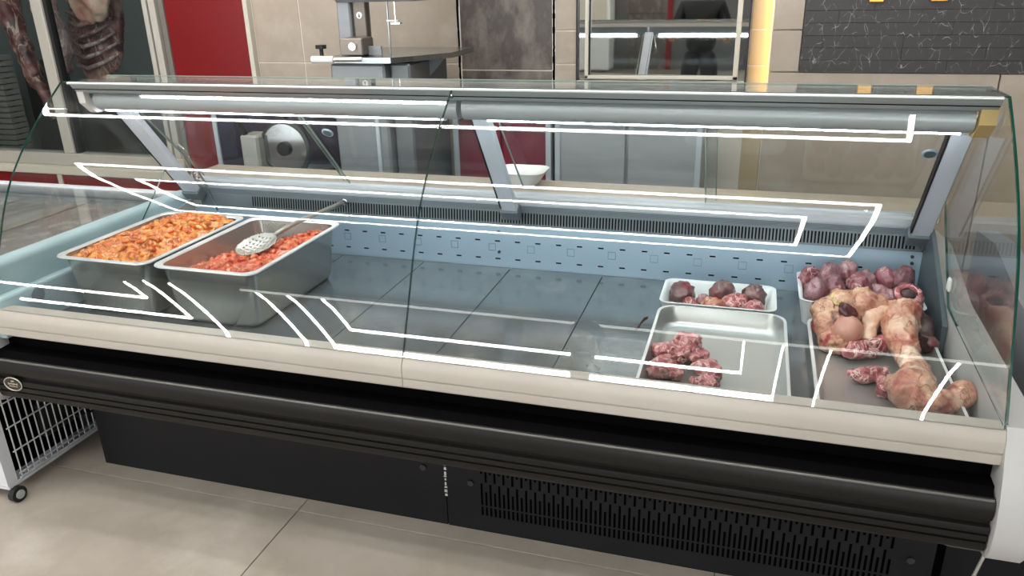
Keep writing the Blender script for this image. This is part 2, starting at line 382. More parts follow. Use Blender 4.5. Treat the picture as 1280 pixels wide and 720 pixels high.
M_YEL = mat('yellowed_plastic', 'C9AE73', .4)
MB().prism([(1.925, 1.19), (1.945, 1.185), (1.95, 1.15), (1.975, 1.12), (2.02, 1.112), (2.02, 1.10), (1.965, 1.102), (1.93, 1.135)], 2.458, 2.492).build('canopy_end_cap', M_YEL, ct)
MB().prism([(1.925, 1.19), (1.945, 1.185), (1.95, 1.15), (1.975, 1.12), (2.02, 1.112), (2.02, 1.10), (1.965, 1.102), (1.93, 1.135)], .03, .055).build('canopy_end_cap', M_WHITE, ct)
MB().box(1.245, 1.256, 1.885, 1.90, 1.175, 1.185, bev=.002).build('glass_clip', M_CHROME, ct)
# stanchions
M_STAN = mat('stanchion_paint', 'CDD4DE', .4, .1)
def stan(x, wd=.052):
    p0 = Vector((x, 2.06, 1.13)); p1 = Vector((x, 2.352, .745)); d = (p1-p0); Ln = d.length; ang = math.atan2(d.y, -d.z)
    mx = Matrix.Translation((p0+p1)/2) @ Matrix.Rotation(ang, 4, 'X')
    s = MB().box(-wd/2, wd/2, -.012, .012, -Ln/2, Ln/2, bev=.003, mtx=mx).build('stanchion', M_STAN, ct)
    MB().box(-wd/2-.006, wd/2+.004, -.02, .02, -Ln/2-.012, -Ln/2+.03, bev=.003, mtx=mx).build('stanchion_foot', M_GRILLE, s)
    MB().box(-wd/2-.003, -wd/2+.002, -.013, .010, -Ln/2+.04, Ln/2, mtx=mx).build('gasket', M_RUB, s)
stan(.045, .062); stan(1.262); stan(2.464)
# sliding rear doors
def door(x0, x1, off, pull):
    n = Vector((0, .79, .613))
    p0 = Vector((0, 2.075, 1.105)) + n*off; p1 = Vector((0, 2.375, .79)) + n*off; d = p1-p0
    ang = math.atan2(d.y, -d.z); mx = Matrix.Translation((p0+p1)/2) @ Matrix.Rotation(ang, 4, 'X'); Ln = d.length
    g = MB().box(x0, x1, -.002, .002, -Ln/2, Ln/2, mtx=mx).build('sliding_door', M_GLASS2, ct)
    for xx in (x0, x1): MB().box(xx-.0015, xx+.0015, -.003, .003, -Ln/2, Ln/2, mtx=mx).build('door_edge', mat('glass_edge_pale', '8C9A92', .25), g)
    if pull:
        c = p0 + d*pull[1]
        q = Matrix.Translation(Vector((pull[0], c.y, c.z))) @ Matrix.Rotation(ang, 4, 'X')
        b = MB(); b.ring((0, 0, 0), .016, .0035, 'y'); bmesh.ops.transform(b.b, matrix=q, verts=b.b.verts); b.build('finger_pull', mat('pull_grey', '9FB0BA', .35), g, smooth=True)
        b = MB(); b.cyl((0, 0, 0), .014, .006, 'y'); bmesh.ops.transform(b.b, matrix=q, verts=b.b.verts); b.build('pull_cup', mat('pull_cup', '59666C', .3, .4), g)
door(.06, .66, .026, None); door(.635, 1.235, .038, (.70, .36)); door(1.29, 1.9, .038, None); door(1.87, 2.455, .026, (2.425, .33))
# worktop, sill
MB().box(-.03, 2.53, 2.425, 2.60, .765, .80, bev=.006).build('rear_worktop', M_TOP, ct)
MB().prism([(2.375, .775), (2.375, .792), (2.39, .797), (2.395, .790), (2.41, .790), (2.413, .801), (2.427, .801), (2.427, .70), (2.385, .70)], .03, 2.48).build('rear_sill', M_ALU, ct)
MB().box(.03, 2.49, 2.052, 2.058, 1.165, 1.198, bev=.002).build('rear_fascia', M_WHITE, ct)
# air grille panel: x pitch 10 mm
xs = [.05]; x = .27; hl = set(); i = 0
while x < 2.46:
    xs += [x, x+.0052]; x += .0099
xs.append(2.48)
zs = [.700, .7065, .7425, .747]
for k in range(1, len(xs)-1, 2): hl.add((k, 1))
MB().holes(xs, zs, hl, lambda a, z: (a, 2.368 + (z-.70)*.12, z)).build('air_grille', M_GRILLE, ct)
MB().box(.05, 2.48, 2.378, 2.384, .69, .755).build('grille_backing', M_DARK, ct)
ribs = [(2.3735, .747)]
for k in range(8):
    z = .747 + k*.0035; ribs += [(2.3735+(z-.747)*.1, z), (2.375+(z-.747)*.1, z+.0017)]
MB().prism(ribs + [(2.377, .775), (2.39, .775), (2.39, .747)], .05, 2.48).build('ribbed_strip', M_GRILLE, ct)
# perforated back panel
xs = [.03]; x = .075
while x < 2.47:
    xs += [x, x+.018]; x += .07
xs.append(2.488)
zs = [.55, .5765, .5815, .6385, .6435, .700]
hl = {(k, j) for k in range(1, len(xs)-1, 2) for j in (1, 3)}
bp = MB().holes(xs, zs, hl, lambda a, z: (a, 2.37, z)).build('back_panel', M_BACK, ct)
MB().box(.03, 2.488, 2.376, 2.38, .55, .70).build('panel_backing', M_DARK, bp)
x = .24; k = 0
M_BL = mat('knockout_line', '6E8494', .5)
while x < 2.4:
    b = MB(); a = .0125; zc = .619
    for q in ((x-a, x+a, zc-a, zc-a+.0012), (x-a, x+a, zc+a-.0012, zc+a), (x-a, x-a+.0012, zc-a, zc+a), (x+a-.0012, x+a, zc-a, zc+a)):
        b.box(q[0], q[1], 2.3685, 2.3705, q[2], q[3])
    b.build('knockout', M_BL, bp); x += .135; k += 1
for xx, zz in ((2.46, .685), (2.462, .665), (2.46, .60), (1.21, .675), (1.21, .604), (.66, .70)):
    MB().cyl((xx, 2.367, zz), .005, .006, 'y', 10).build('screw', mat('screw_dark', '4B5358', .3, .6), bp)
# deck plates
for k in range(8):
    x0 = .3125*k; 
    a = MB().box(max(x0+.0012, .03), min(x0+.3113, 2.49), 1.55, 2.368, .541, .55, bev=.001).build('deck_plate', M_DECK, ct)
MB().box(.0, 2.5, 1.56, 2.38, .50, .538).build('tub_floor', M_DARK, ct)
# end liners
def liner(xa, xb, m, nm):
    prof = []
    b = MB(); r = (xb-xa)/2; n = 8
    top = [(r*math.cos(math.pi*i/n), r*math.sin(math.pi*i/n)*.8) for i in range(n+1)]
    pts = [(xb, .54)] + [((xa+xb)/2 + u, .728 + v) for u, v in top] + [(xa, .54)]
    A = [b.b.verts.new((u, 1.50+ (0 if v < .6 else .03), v)) for u, v in pts]; B = [b.b.verts.new((u, 2.37, v)) for u, v in pts]
    for i in range(len(pts)-1): b.b.faces.new((A[i], A[i+1], B[i+1], B[i]))
    b.b.faces.new(A); b.b.faces.new(B[::-1]); 
    return b.build(nm, m, ct, smooth=True, angle=50)
liner(-.062, -.004, M_FOAMW, 'end_liner')
MB().box(-.004, .03, 1.5, 2.37, .54, .66, bev=.008, seg=2).build('liner_step', M_FOAMW, ct)
MB().prism([(2.02, .54), (2.37, .54), (2.37, .79), (2.30, .77), (2.16, .70), (2.06, .645), (2.02, .62)], 2.486, 2.4975).build('end_liner', M_ENDIN, ct)
MB().cyl((-.003+.034, 1.627, .628), .022, .006, 'x', 20).build('drain_cap', mat('cap_grey', '7F9096', .4), ct)
MB().box(2.489, 2.498, 2.05, 2.075, .70, .735, bev=.006, seg=2).build('glass_clip', M_WHITE, ct)
# inner front air duct
MB().box(.03, 2.49, 1.541, 1.549, .541, .60).build('front_liner', M_DECK, ct)
# cream rail
MB().prism([(1.545, .628), (1.512, .6335), (1.500, .632), (1.491, .622), (1.487, .607), (1.487, .588), (1.4915, .5855), (1.4915, .584), (1.4885, .582), (1.4885, .562), (1.493, .558), (1.545, .558)], 0, 1.249).build('front_rail', M_RAIL, ct, smooth=True, angle=40)
MB().prism([(1.545, .628), (1.512, .6335), (1.500, .632), (1.491, .622), (1.487, .607), (1.487, .588), (1.4915, .5855), (1.4915, .584), (1.4885, .582), (1.4885, .562), (1.493, .558), (1.545, .558)], 1.2505, 2.5).build('front_rail', M_RAIL, ct, smooth=True, angle=40)
# recess and bumper
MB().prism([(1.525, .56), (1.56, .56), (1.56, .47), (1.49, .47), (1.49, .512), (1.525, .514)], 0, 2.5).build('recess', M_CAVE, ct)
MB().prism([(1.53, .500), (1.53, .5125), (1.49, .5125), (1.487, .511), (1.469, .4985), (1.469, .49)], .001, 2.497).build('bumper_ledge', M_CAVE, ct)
bump = [(1.469, .497), (1.468, .4995), (1.464, .4985), (1.460, .4955), (1.4575, .490), (1.4545, .480), (1.4545, .468), (1.457, .458), (1.459, .4525), (1.4665, .4505), (1.4665, .4395), (1.456, .4375), (1.4545, .430), (1.4555, .4225), (1.461, .4215), (1.461, .4185), (1.4555, .4175), (1.456, .4045), (1.4615, .4035), (1.4615, .4005), (1.456, .3995), (1.4585, .385), (1.463, .378), (1.48, .374), (1.50, .40), (1.50, .49)]
MB().prism(bump, 0.0, 2.498).build('bumper', M_BUMP, ct, smooth=True, angle=25)
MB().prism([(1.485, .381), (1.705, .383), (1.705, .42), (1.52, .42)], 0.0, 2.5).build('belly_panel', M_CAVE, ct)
MB().box(.002, 2.496, 1.4585, 1.4635, .4945, .4993, bev=.001).build('bumper_highlight', mat('lip_highlight', '6E6E6A', .35, .3), ct)  # lighter grey strip paints the highlight along the bumper's upper edge
# oval badge
b = MB()
n = 28; pts = [(.064+.031*math.cos(2*math.pi*i/n), 1.4535, .4285+.020*math.sin(2*math.pi*i/n)) for i in range(n)]
bd = MB().prism([(p[0], p[2]) for p in pts], 1.4525, 1.456, 'y').build('badge', mat('badge_black', '23211F', .3), ct)
MB().tube([(p[0], 1.4525, p[2]) for p in pts], .0018, 6, closed=True).build('badge_rim', mat('badge_silver', 'C9C3B2', .3, .6), bd)
b = MB()
for k in range(7): b.box(.047+k*.005, .0505+k*.005, 1.4515, 1.453, .426+.0009*(k % 3), .4315-.0008*(k % 2))
b.box(.05, .079, 1.4515, 1.453, .4205, .4225); b.box(.06, .070, 1.4515, 1.453, .4355, .4395)
b.build('badge_emblem', mat('badge_silver', 'C9C3B2', .3, .6), bd)
# kick panels
kp = MB().box(.04, 1.2485, 1.705, 1.72, .0, .405, bev=.001).build('kick_panel', M_BLACK, ct)
xs = [1.2515]; x = 1.353; k = 0
while x < 2.40:
    xs += [x, x+.0062]; x += .0128
xs.append(2.487)
zs = [0, .055, .083, .089, .134, .160, .166, .192, .199, .405]
hl = set()
for k in range(1, len(xs)-1, 2):
    hl |= {(k, 7)}
    if (k//2) % 2: hl |= {(k, 6)}
    if (k//2) % 2 == 0: hl |= {(k, 4)}
    hl |= {(k, 3), (k, 1)}
kb = MB(); kb.holes(xs, zs, hl, lambda a, z: (a, 1.705, z))
kq = kb.build('kick_panel', M_BLACK, ct)
MB().box(1.2515, 2.487, 1.712, 1.716, 0, .405).build('panel_backing', M_DARK, kq)
for xx, zz, pn in ((1.185, .185, kp), (1.325, .158, kq), (2.437, .143, kq)):
    MB().cyl((xx, 1.703, zz), .009, .008, 'y', 14).build('screw', mat('screw_black', '3A3A3A', .35, .4), pn)
b = MB(); z = .10
for k in range(9):
    h = random.uniform(.006, .018); b.box(1.2475-random.random()*.003, 1.2515+random.random()*.002, 1.7035, 1.7055, z, z+h*.6); z += h
b.build('chipped_paint', mat('chip_white', 'CFCFCB', .6), kp)
MB().box(.06, 2.46, 1.73, 2.42, .03, .5).build('chassis', M_DARK, ct)
MB().box(.0, 2.5, 2.385, 2.60, .03, .765, bev=.004).build('rear_panel', M_ENDW, ct)
# moulded end panels
endp = [(1.50, .640), (1.486, .62), (1.475, .585), (1.458, .545), (1.446, .50), (1.438, .46), (1.437, .42), (1.443, .385), (1.458, .366), (1.48, .36), (1.75, .37), (2.58, .37), (2.60, .40), (2.60, .70), (2.40, .72), (2.1, .655), (1.6, .64)]
MB().prism(endp, 2.5, 2.562).build('end_panel', M_ENDW, ct, smooth=True, angle=30)
MB().prism(endp, -.062, -.001).build('end_panel', M_ENDW, ct, smooth=True, angle=30)
MB().prism([(1.47, .37), (1.62, .372), (1.62, .345), (1.50, .35)], 2.44, 2.5).build('end_shoe', M_ENDW, ct)
# cable behind the end
tag(MB().tube([(2.55, 1.60, .36), (2.556, 1.61, .28), (2.548, 1.63, .18), (2.556, 1.66, .08), (2.56, 1.70, .006), (2.575, 1.735, .006)], .004, 6).build('cable', mat('cable_white', 'B9B7B0', .5), smooth=True), 'thin pale cable hanging under the counter end panel', 'cable')
# neighbouring unit to the right
nb = thing('display_counter', 'neighbouring counter unit with white end panel at the far right edge', 'counter', (3.2, 1.7, 0))
MB().prism([(y+.03, z) for y, z in endp], 2.68, 2.74).build('end_panel', mat('grey_plastic', '84868A', .45), nb, smooth=True, angle=30)
MB().prism([(y+.01, z) for y, z in bump], 2.72, 3.9).build('bumper', M_BUMP, nb, smooth=True, angle=25)
MB().box(2.52, 3.9, 1.75, 2.5, 0, .36).build('kick_panel', M_BLACK, nb)
MB().box(2.72, 3.9, 1.53, 2.6, .40, .62).build('body', M_CAVE, nb)

# ------------------------------------------------------------------ ceiling lights
def bar_rect(x0, x1, y0, y1, label, sides='xXyY', wd=.019):
    t = thing('ceiling_light', label, 'light', ((x0+x1)/2, (y0+y1)/2, H), 'rectangular ceiling light frames')
    h = wd/2
    S_ = {'y': (x0-h, x1+h, y0-h, y0+h), 'Y': (x0-h, x1+h, y1-h, y1+h), 'x': (x0-h, x0+h, y0+h, y1-h), 'X': (x1-h, x1+h, y0+h, y1-h)}
    for s in sides:
        a = S_[s]
        MB().box(*a, H, H+.02).build('light_bar', M_LED, t)
        MB().box(a[0]-.006, a[1]+.006, a[2]-.006, a[3]+.006, H+.02, H+.05).build('housing', M_WHITE, t)
bar_rect(-2.0, 2.575, -.70, .82, 'outer rectangular light frame of the pair over the shopper side of the counter')
bar_rect(-1.68, 2.27, -.40, .50, 'inner rectangular light frame of the pair over the shopper side of the counter')
bar_rect(-2.0, 2.63, 1.71, 1.95, 'narrow light frame above the counter top glass, open towards the wall', 'xXy')
t = thing('ceiling_light', 'short single light line above the counter half nearer the freezer', 'light', (-.4, 1.96, H))
MB().box(-1.31, .52, 1.953, 1.967, H, H+.02).build('light_bar', M_LED, t)
MB().box(-1.32, .53, 1.945, 1.975, H+.02, H+.05).build('housing', M_WHITE, t)
bar_rect(-2.22, 2.08, -4.49, -3.67, 'shortest of three nested light frames over the shop front', 'xXy')
bar_rect(-2.63, 2.42, -4.96, -3.67, 'middle of three nested light frames over the shop front', 'xXy')
bar_rect(-3.02, 2.82, -5.20, -3.67, 'largest of three nested light frames over the shop front', 'xX')
bar_rect(3.83, 6.6, -5.22, -3.67, 'light frame over the shop front nearest the neighbouring counter', 'xy')
bar_rect(-7.2, -4.85, -4.22, -3.78, 'shortest nested light frame over the shop front beyond the freezer', 'Xy')
bar_rect(-7.2, -4.50, -4.66, -3.67, 'middle nested light frame over the shop front beyond the freezer', 'Xy')
bar_rect(-7.2, -4.15, -5.18, -3.67, 'largest nested light frame over the shop front beyond the freezer', 'Xy')
t = thing('ceiling_light', 'long thin light line across the shop where the pale ceiling begins', 'light', (.4, -3.66, H))
MB().box(-3.2, 4.2, -3.675, -3.645, H, H+.02).build('light_bar', M_LEDTHIN, t)
MB().box(-3.2, 4.2, -3.68, -3.64, H+.02, H+.05).build('housing', M_WHITE, t)

# ------------------------------------------------------------------ trays and meat
def nz3(p, sc, seed): return noise.noise(Vector(p)*sc + Vector((seed*7.13, seed*3.7, seed*1.9)))
def meat_mat(name, cols, scale=18, rough=.32, bump=.5, bscale=55, coat=.25, patch=(), vein=None):
    """fleshy colour: fat to lean noise, then coloured patches and fine veins or fibres"""
    if name in _m: return _m[name]
    m = mat(name, cols[0], rough, 0, vary=cols[1:], scale=scale, bump=bump, bscale=bscale, coat=coat)
    nt = m.node_tree; b = nt.nodes['Principled BSDF']; L = nt.links.new
    tc = [n for n in nt.nodes if n.type == 'TEX_COORD'][0]; cur = b.inputs['Base Color'].links[0].from_socket
    def mixin(fac, col):
        nonlocal cur
        mx = nt.nodes.new('ShaderNodeMixRGB'); mx.inputs[2].default_value = lin(col); L(fac, mx.inputs[0]); L(cur, mx.inputs[1]); cur = mx.outputs[0]
    for k, (col, sc, lo, hi) in enumerate(patch):
        mp = nt.nodes.new('ShaderNodeMapping'); mp.inputs['Location'].default_value = (3.1*k+1, 1.7*k, .4*k); L(tc.outputs['Object'], mp.inputs[0])
        n = nt.nodes.new('ShaderNodeTexNoise'); n.inputs['Scale'].default_value = sc; n.inputs['Detail'].default_value = 5; n.inputs['Distortion'].default_value = .8
        r = nt.nodes.new('ShaderNodeValToRGB'); r.color_ramp.elements[0].position = lo; r.color_ramp.elements[1].position = hi
        L(mp.outputs[0], n.inputs['Vector']); L(n.outputs['Fac'], r.inputs[0]); mixin(r.outputs[0], col)
    if vein:
        col, sc, wd, st = vein
        mp = nt.nodes.new('ShaderNodeMapping'); mp.inputs['Scale'].default_value = st; L(tc.outputs['Object'], mp.inputs[0])
        n = nt.nodes.new('ShaderNodeTexNoise'); n.inputs['Scale'].default_value = sc; n.inputs['Detail'].default_value = 3; n.inputs['Distortion'].default_value = 1.2
        a = nt.nodes.new('ShaderNodeMath'); a.operation = 'SUBTRACT'; a.inputs[1].default_value = .5
        a2 = nt.nodes.new('ShaderNodeMath'); a2.operation = 'ABSOLUTE'
        r = nt.nodes.new('ShaderNodeValToRGB'); r.color_ramp.elements[0].position = 0; r.color_ramp.elements[0].color = (1, 1, 1, 1); r.color_ramp.elements[1].position = wd; r.color_ramp.elements[1].color = (0, 0, 0, 1)
        L(mp.outputs[0], n.inputs['Vector']); L(n.outputs['Fac'], a.inputs[0]); L(a.outputs[0], a2.inputs[0]); L(a2.outputs[0], r.inputs[0]); mixin(r.outputs[0], col)
    L(cur, b.inputs['Base Color'])
    return m
MT_RED = meat_mat('raw_red_meat', ['7A2A31', '93434A', 'B0686A', 'C99A96'], 30, .35, .9, 70, .2, [('5A171D', 22, .55, .72)], ('DDBDB4', 26, .035, (1, 1, 1)))
MT_PINK = meat_mat('raw_pink_offal', ['6E474C', '8A6266', '9A7478', 'A88C8C'], 14, .3, .5, 60, .25, [('84404A', 16, .54, .7), ('AE9696', 22, .58, .72)], ('6C2832', 20, .02, (1, 1, .6)))
MT_OFR = meat_mat('raw_red_offal', ['703840', '8C5058', '9C686E'], 14, .3, .5, 60, .25, [('6A1F2B', 18, .5, .66)], ('C9A7A6', 18, .02, (1, 1, .6)))
MT_DARK = meat_mat('dark_offal', ['3E2A2A', '5A3E3E', '785A58'], 20, .32, .5, 60, .3, [('7A3238', 18, .56, .7)])
MT_FAT = meat_mat('fatty_joint', ['9A5E50', 'B67E68', 'C4957A', 'CFAA8C', 'DABF9E'], 16, .38, .9, 55, .2, [('8E2E2C', 17, .53, .66), ('4E2220', 14, .60, .70), ('D2BC82', 20, .58, .72)], ('7A3A34', 24, .014, (1, 1, 1)))
MT_BALL = meat_mat('cartilage', ['A87262', 'B4806F', 'BF9080'], 14, .35, .2, 60, .15)
MT_BONE = meat_mat('skinned_bone', ['A8604F', 'BE8870', 'CCA48A', 'D8BFA2'], 14, .38, .6, 45, .2, [('963C36', 20, .52, .68), ('E6DAC0', 9, .55, .68)], ('8E443C', 20, .016, (1, 1, .5)))
MT_ORANGE = meat_mat('marinated_chicken', ['A43E0E', 'C8611C', 'D8842E', 'E2A860'], 34, .3, .8, 80, .45, [('8E2A0A', 26, .58, .72)], ('F0CFA0', 38, .02, (1, 1, 1)))
MT_MINCE = meat_mat('marinated_mince', ['A8301C', 'C6502E', 'D67448', 'E29C78'], 42, .32, .8, 95, .35, [('E0A48E', 30, .56, .7)], ('8A2414', 40, .02, (1, 1, 1)))
def rough_up(b, amp, sc, seed, flat=None, amp2=0, sc2=60):
    for v in b.verts:
        p = v.co.copy(); d = (v.normal if v.normal.length > .1 else p.normalized())
        v.co = p + d*(nz3(p, sc, seed)*amp + nz3(p, sc*2.3, seed+3)*amp*.5 + (abs(nz3(p, sc2, seed+9))-.2)*amp2)
    if flat is not None:
        for v in b.verts:
            if v.co.z < flat: v.co.z = flat + (v.co.z-flat)*.02
def fuse(name, m, fill, voxel=.004, amp=.004, sc=30, seed=1, flat=None, parent=None, amp2=.0015, sc2=110):
    """several overlapping lumps grown into one continuous skin"""
    k = MB(); fill(k); me = bpy.data.meshes.new('tmp'); k.b.to_mesh(me); k.b.free()
    t = bpy.data.objects.new('tmp', me); COL.objects.link(t)
    md = t.modifiers.new('r', 'REMESH'); md.mode = 'VOXEL'; md.voxel_size = voxel
    sm = t.modifiers.new('s', 'SMOOTH'); sm.factor = .6; sm.iterations = 5
    dg = bpy.context.evaluated_depsgraph_get(); ev = bpy.data.meshes.new_from_object(t.evaluated_get(dg))
    bpy.data.objects.remove(t); bpy.data.meshes.remove(me)
    b = bmesh.new(); b.from_mesh(ev); b.normal_update(); rough_up(b, amp, sc, seed, flat, amp2, sc2)
    b.to_mesh(ev); b.free(); ev.name = name; ev.materials.clear(); ev.materials.append(m)
    for p in ev.polygons: p.use_smooth = True
    o = bpy.data.objects.new(name, ev); COL.objects.link(o)
    if parent: o.parent = parent; o.matrix_parent_inverse = Matrix.Translation(-parent.location)
    return o
def lump(name, m, c, sc, seed, amp=.12, sub=4, rot=0, flat=None, freq=2.2):
    b = bmesh.new(); bmesh.ops.create_icosphere(b, subdivisions=sub, radius=1)
    for v in b.verts:
        n = v.co.normalized(); v.co = n*(1 + amp*nz3(n, freq, seed) + amp*.6*nz3(n, freq*2.4, seed+5) + amp*.35*nz3(n, freq*6, seed+8))
    mx = Matrix.Translation(c) @ Matrix.Rotation(rot, 4, 'Z') @ Matrix.Diagonal((*sc, 1))
    bmesh.ops.transform(b, matrix=mx, verts=b.verts)
    if flat is not None:
        for v in b.verts:
            if v.co.z < flat: v.co.z = flat
    k = MB(); k.b.free(); k.b = b
    return k.build(name, m, smooth=True)
def rrect(x0, x1, y0, y1, r, n=5):
    P = []
    for cx, cy, a0 in ((x1-r, y1-r, 0), (x0+r, y1-r, 90), (x0+r, y0+r, 180), (x1-r, y0+r, 270)):
        for i in range(n+1):
            a = math.radians(a0 + 90*i/n); P.append((cx + r*math.cos(a), cy + r*math.sin(a)))
    return P
def tray_mesh(levels, close=True):
    """stack of rounded rectangles (x0,x1,y0,y1,r,z) skinned together"""
    k = MB(); rings = []
    for (x0, x1, y0, y1, r, z) in levels: rings.append([k.b.verts.new((x, y, z)) for x, y in rrect(x0, x1, y0, y1, r)])
    for A, B in zip(rings, rings[1:]):
        n = len(A)
        for i in range(n): k.b.faces.new((A[i], A[(i+1) % n], B[(i+1) % n], B[i]))
    if close: k.b.faces.new(rings[-1]); 
    return k
def gn_pan(name, x0, x1, y0, y1, zt, zb, label, taper=.022, rim=.014, r=.035, m=M_PANST, group=None):
    t = thing(name, label, 'pan', ((x0+x1)/2, (y0+y1)/2, zb), group)
    a = rim
    o = tray_mesh([(x0+.003, x1-.003, y0+.003, y1-.003, r, zt-.006), (x0, x1, y0, y1, r, zt-.003), (x0+.001, x1-.001, y0+.001, y1-.001, r, zt), (x0+a, x1-a, y0+a, y1-a, r, zt), (x0+a+.003, x1-a-.003, y0+a+.003, y1-a-.003, r, zt-.004)], close=False).build('rim', mat('rim_bright', 'E0E2E2', .3, .3), t, smooth=True, angle=40)
    e = a+.002; f = a+taper
    tray_mesh([(x0+e, x1-e, y0+e, y1-e, r, zt-.004), (x0+f-.004, x1-f+.004, y0+f-.004, y1-f+.004, r, zb+.02), (x0+f+.002, x1-f-.002, y0+f+.002, y1-f-.002, r, zb+.006), (x0+f+.012, x1-f-.012, y0+f+.012, y1-f-.012, r-.01, zb+.001)]).build('body', m, t, smooth=True, angle=50)
    return t
ZD = .5505
P1 = gn_pan('gastronorm_pan', .055, .385, 1.68, 2.175, .73, ZD, 'deep steel pan full of orange marinated chicken at the counter end')
P2 = gn_pan('gastronorm_pan', .402, .738, 1.676, 2.185, .73, ZD, 'deep steel pan half filled with orange red mince and holding a skimmer')
def heap(name, m, x0, x1, y0, y1, hf, seed, nx=90, ny=120, bits=160, blen=.03, amp=.009):
    k = MB(); b = k.b
    V = []
    for i in range(nx+1):
        row = []
        for j in range(ny+1):
            x = x0+(x1-x0)*i/nx; y = y0+(y1-y0)*j/ny; p = (x*1.0, y*.6, 0)
            h = hf(x, y); q = abs(nz3(p, 34, seed)); q2 = abs(nz3(p, 75, seed+2))
            row.append(b.verts.new((x, y, h + (amp*(1-2.4*q) + amp*.6*(1-2.4*q2)) + nz3((x, y, 0), 12, seed)*amp)))
        V.append(row)
    for i in range(nx):
        for j in range(ny):
            cx = max(abs((i+.5)/nx-.5)*(x1-x0)-((x1-x0)/2-.036), 0); cy = max(abs((j+.5)/ny-.5)*(y1-y0)-((y1-y0)/2-.036), 0)
            if cx*cx+cy*cy > .036**2: continue      # follow the rounded pan corners
            b.faces.new((V[i][j], V[i+1][j], V[i+1][j+1], V[i][j+1]))
    rnd = random.Random(seed)
    bmesh.ops.delete(b, geom=[v for v in b.verts if not v.link_faces], context='VERTS')
    for q in range(bits):
        x = rnd.uniform(x0+.02, x1-.02); y = rnd.uniform(y0+.02, y1-.02); h = hf(x, y)
        a = rnd.uniform(0, math.pi); l = blen*rnd.uniform(.6, 1.3); r = rnd.uniform(.004, .0085); z = h + rnd.uniform(0, .009)
        pts = [(x+math.cos(a)*l*u + math.sin(a)*l*.2*(u*u-.3), y+math.sin(a)*l*u, z + .006*(1-3*u*u)) for u in (-.6, -.25, .1, .45, .6)]
        k.tube(pts, [r*.4, r, r*1.15, r*.9, r*.35], 7)
    return k.build(name, m, smooth=True)
def h1(x, y):
    u = (x-.22)/.155; v = (y-1.93)/.25
    return .698 + .036*max(0, 1-.6*u*u-.4*v*v) - .05*max(0, -u-.3)*max(0, v+.3) + .012*max(0, v)
tag(heap('marinated_chicken', MT_ORANGE, .077, .363, 1.704, 2.152, h1, 3), 'heap of orange marinated chicken pieces filling the end steel pan', 'meat', kind='stuff')
def h2(x, y):
    u = (x-.57)/.13; v = (y-1.93)/.22
    sm = lambda t: max(0, min(1, t))**2*(3-2*max(0, min(1, t)))
    return .690 + .010*u - .050*sm((v+.15)*.9)*sm(.75-.6*u) - .02*sm(-u-.3)*sm(v+.8) + .020*max(0, 1-((x-.62)/.12)**2-((y-2.05)/.14)**2)
tag(heap('marinated_mince', MT_MINCE, .424, .716, 1.702, 2.160, h2, 5, bits=230, blen=.022, amp=.008), 'orange red mince and strips lying low in the second steel pan', 'meat', kind='stuff')
# skimmer
sk = thing('skimmer', 'perforated steel skimmer lying on the mince with its handle over the pan edge', 'utensil', (.56, 1.95, .68))
k = MB(); c0 = Vector((.585, 1.925, .712)); n = 26; holes = 0
V = {}
for i in range(n+1):
    for j in range(n+1):
        u = -1+2*i/n; v = -1+2*j/n
        V[i, j] = (u, v)
def sp(u, v): return (c0.x + .055*u + .012*v, c0.y + .055*v, c0.z + .016*(u*u+v*v) + .018*v)
vs = {}
for i in range(n):
    for j in range(n):
        um = -1+2*(i+.5)/n; vm = -1+2*(j+.5)/n
        if um*um+vm*vm > 1: continue
        if i % 3 == 1 and j % 3 == 1 and um*um+vm*vm < .75: continue
        q = []
        for a, b_ in ((i, j), (i+1, j), (i+1, j+1), (i, j+1)):
            if (a, b_) not in vs: vs[a, b_] = k.b.verts.new(sp(*V[a, b_]))
            q.append(vs[a, b_])
        k.b.faces.new(q)
ho = k.build('bowl', mat('skimmer_steel', 'A9A79F', .3, .6), sk, smooth=True)
sd = ho.modifiers.new('t', 'SOLIDIFY'); sd.thickness = .0015
MB().tube([(.602, 1.982, .731), (.612, 2.01, .742), (.622, 2.09, .748), (.640, 2.28, .746), (.650, 2.345, .746)], [.006, .008, .0075, .008, .009], 8).build('handle', mat('skimmer_steel', 'A9A79F', .3, .6), sk, smooth=True)
MB().ring((.652, 2.358, .746), .010, .0035, 'y', 16).build('hanging_loop', M_CHROME, sk, smooth=True)

# shallow trays
def flat_tray(name, x0, x1, y0, y1, zt, zb, label, r=.045):
    t = thing(name, label, 'tray', ((x0+x1)/2, (y0+y1)/2, zb))
    tray_mesh([(x0, x1, y0, y1, r, zt-.003), (x0+.001, x1-.001, y0+.001, y1-.001, r, zt), (x0+.008, x1-.008, y0+.008, y1-.008, r, zt)], close=False).build('rim', mat('rim_bright', 'E0E2E2', .3, .3), t, smooth=True, angle=40)
    tray_mesh([(x0+.008, x1-.008, y0+.008, y1-.008, r, zt), (x0+.016, x1-.016, y0+.016, y1-.016, r, zb+.012), (x0+.024, x1-.024, y0+.024, y1-.024, r-.005, zb+.003), (x0+.034, x1-.034, y0+.034, y1-.034, r-.01, zb)]).build('body', mat('tray_aluminium', 'BDBFBC', .3, .75), t, smooth=True, angle=60)
    return t
flat_tray('steel_tray', 1.782, 2.118, 1.535, 2.045, .603, .5515, 'shallow steel tray holding a few small red meat pieces')
flat_tray('steel_tray', 2.172, 2.472, 1.565, 2.09, .585, .5515, 'shallow steel tray under the large joint and the leg bone', .035)
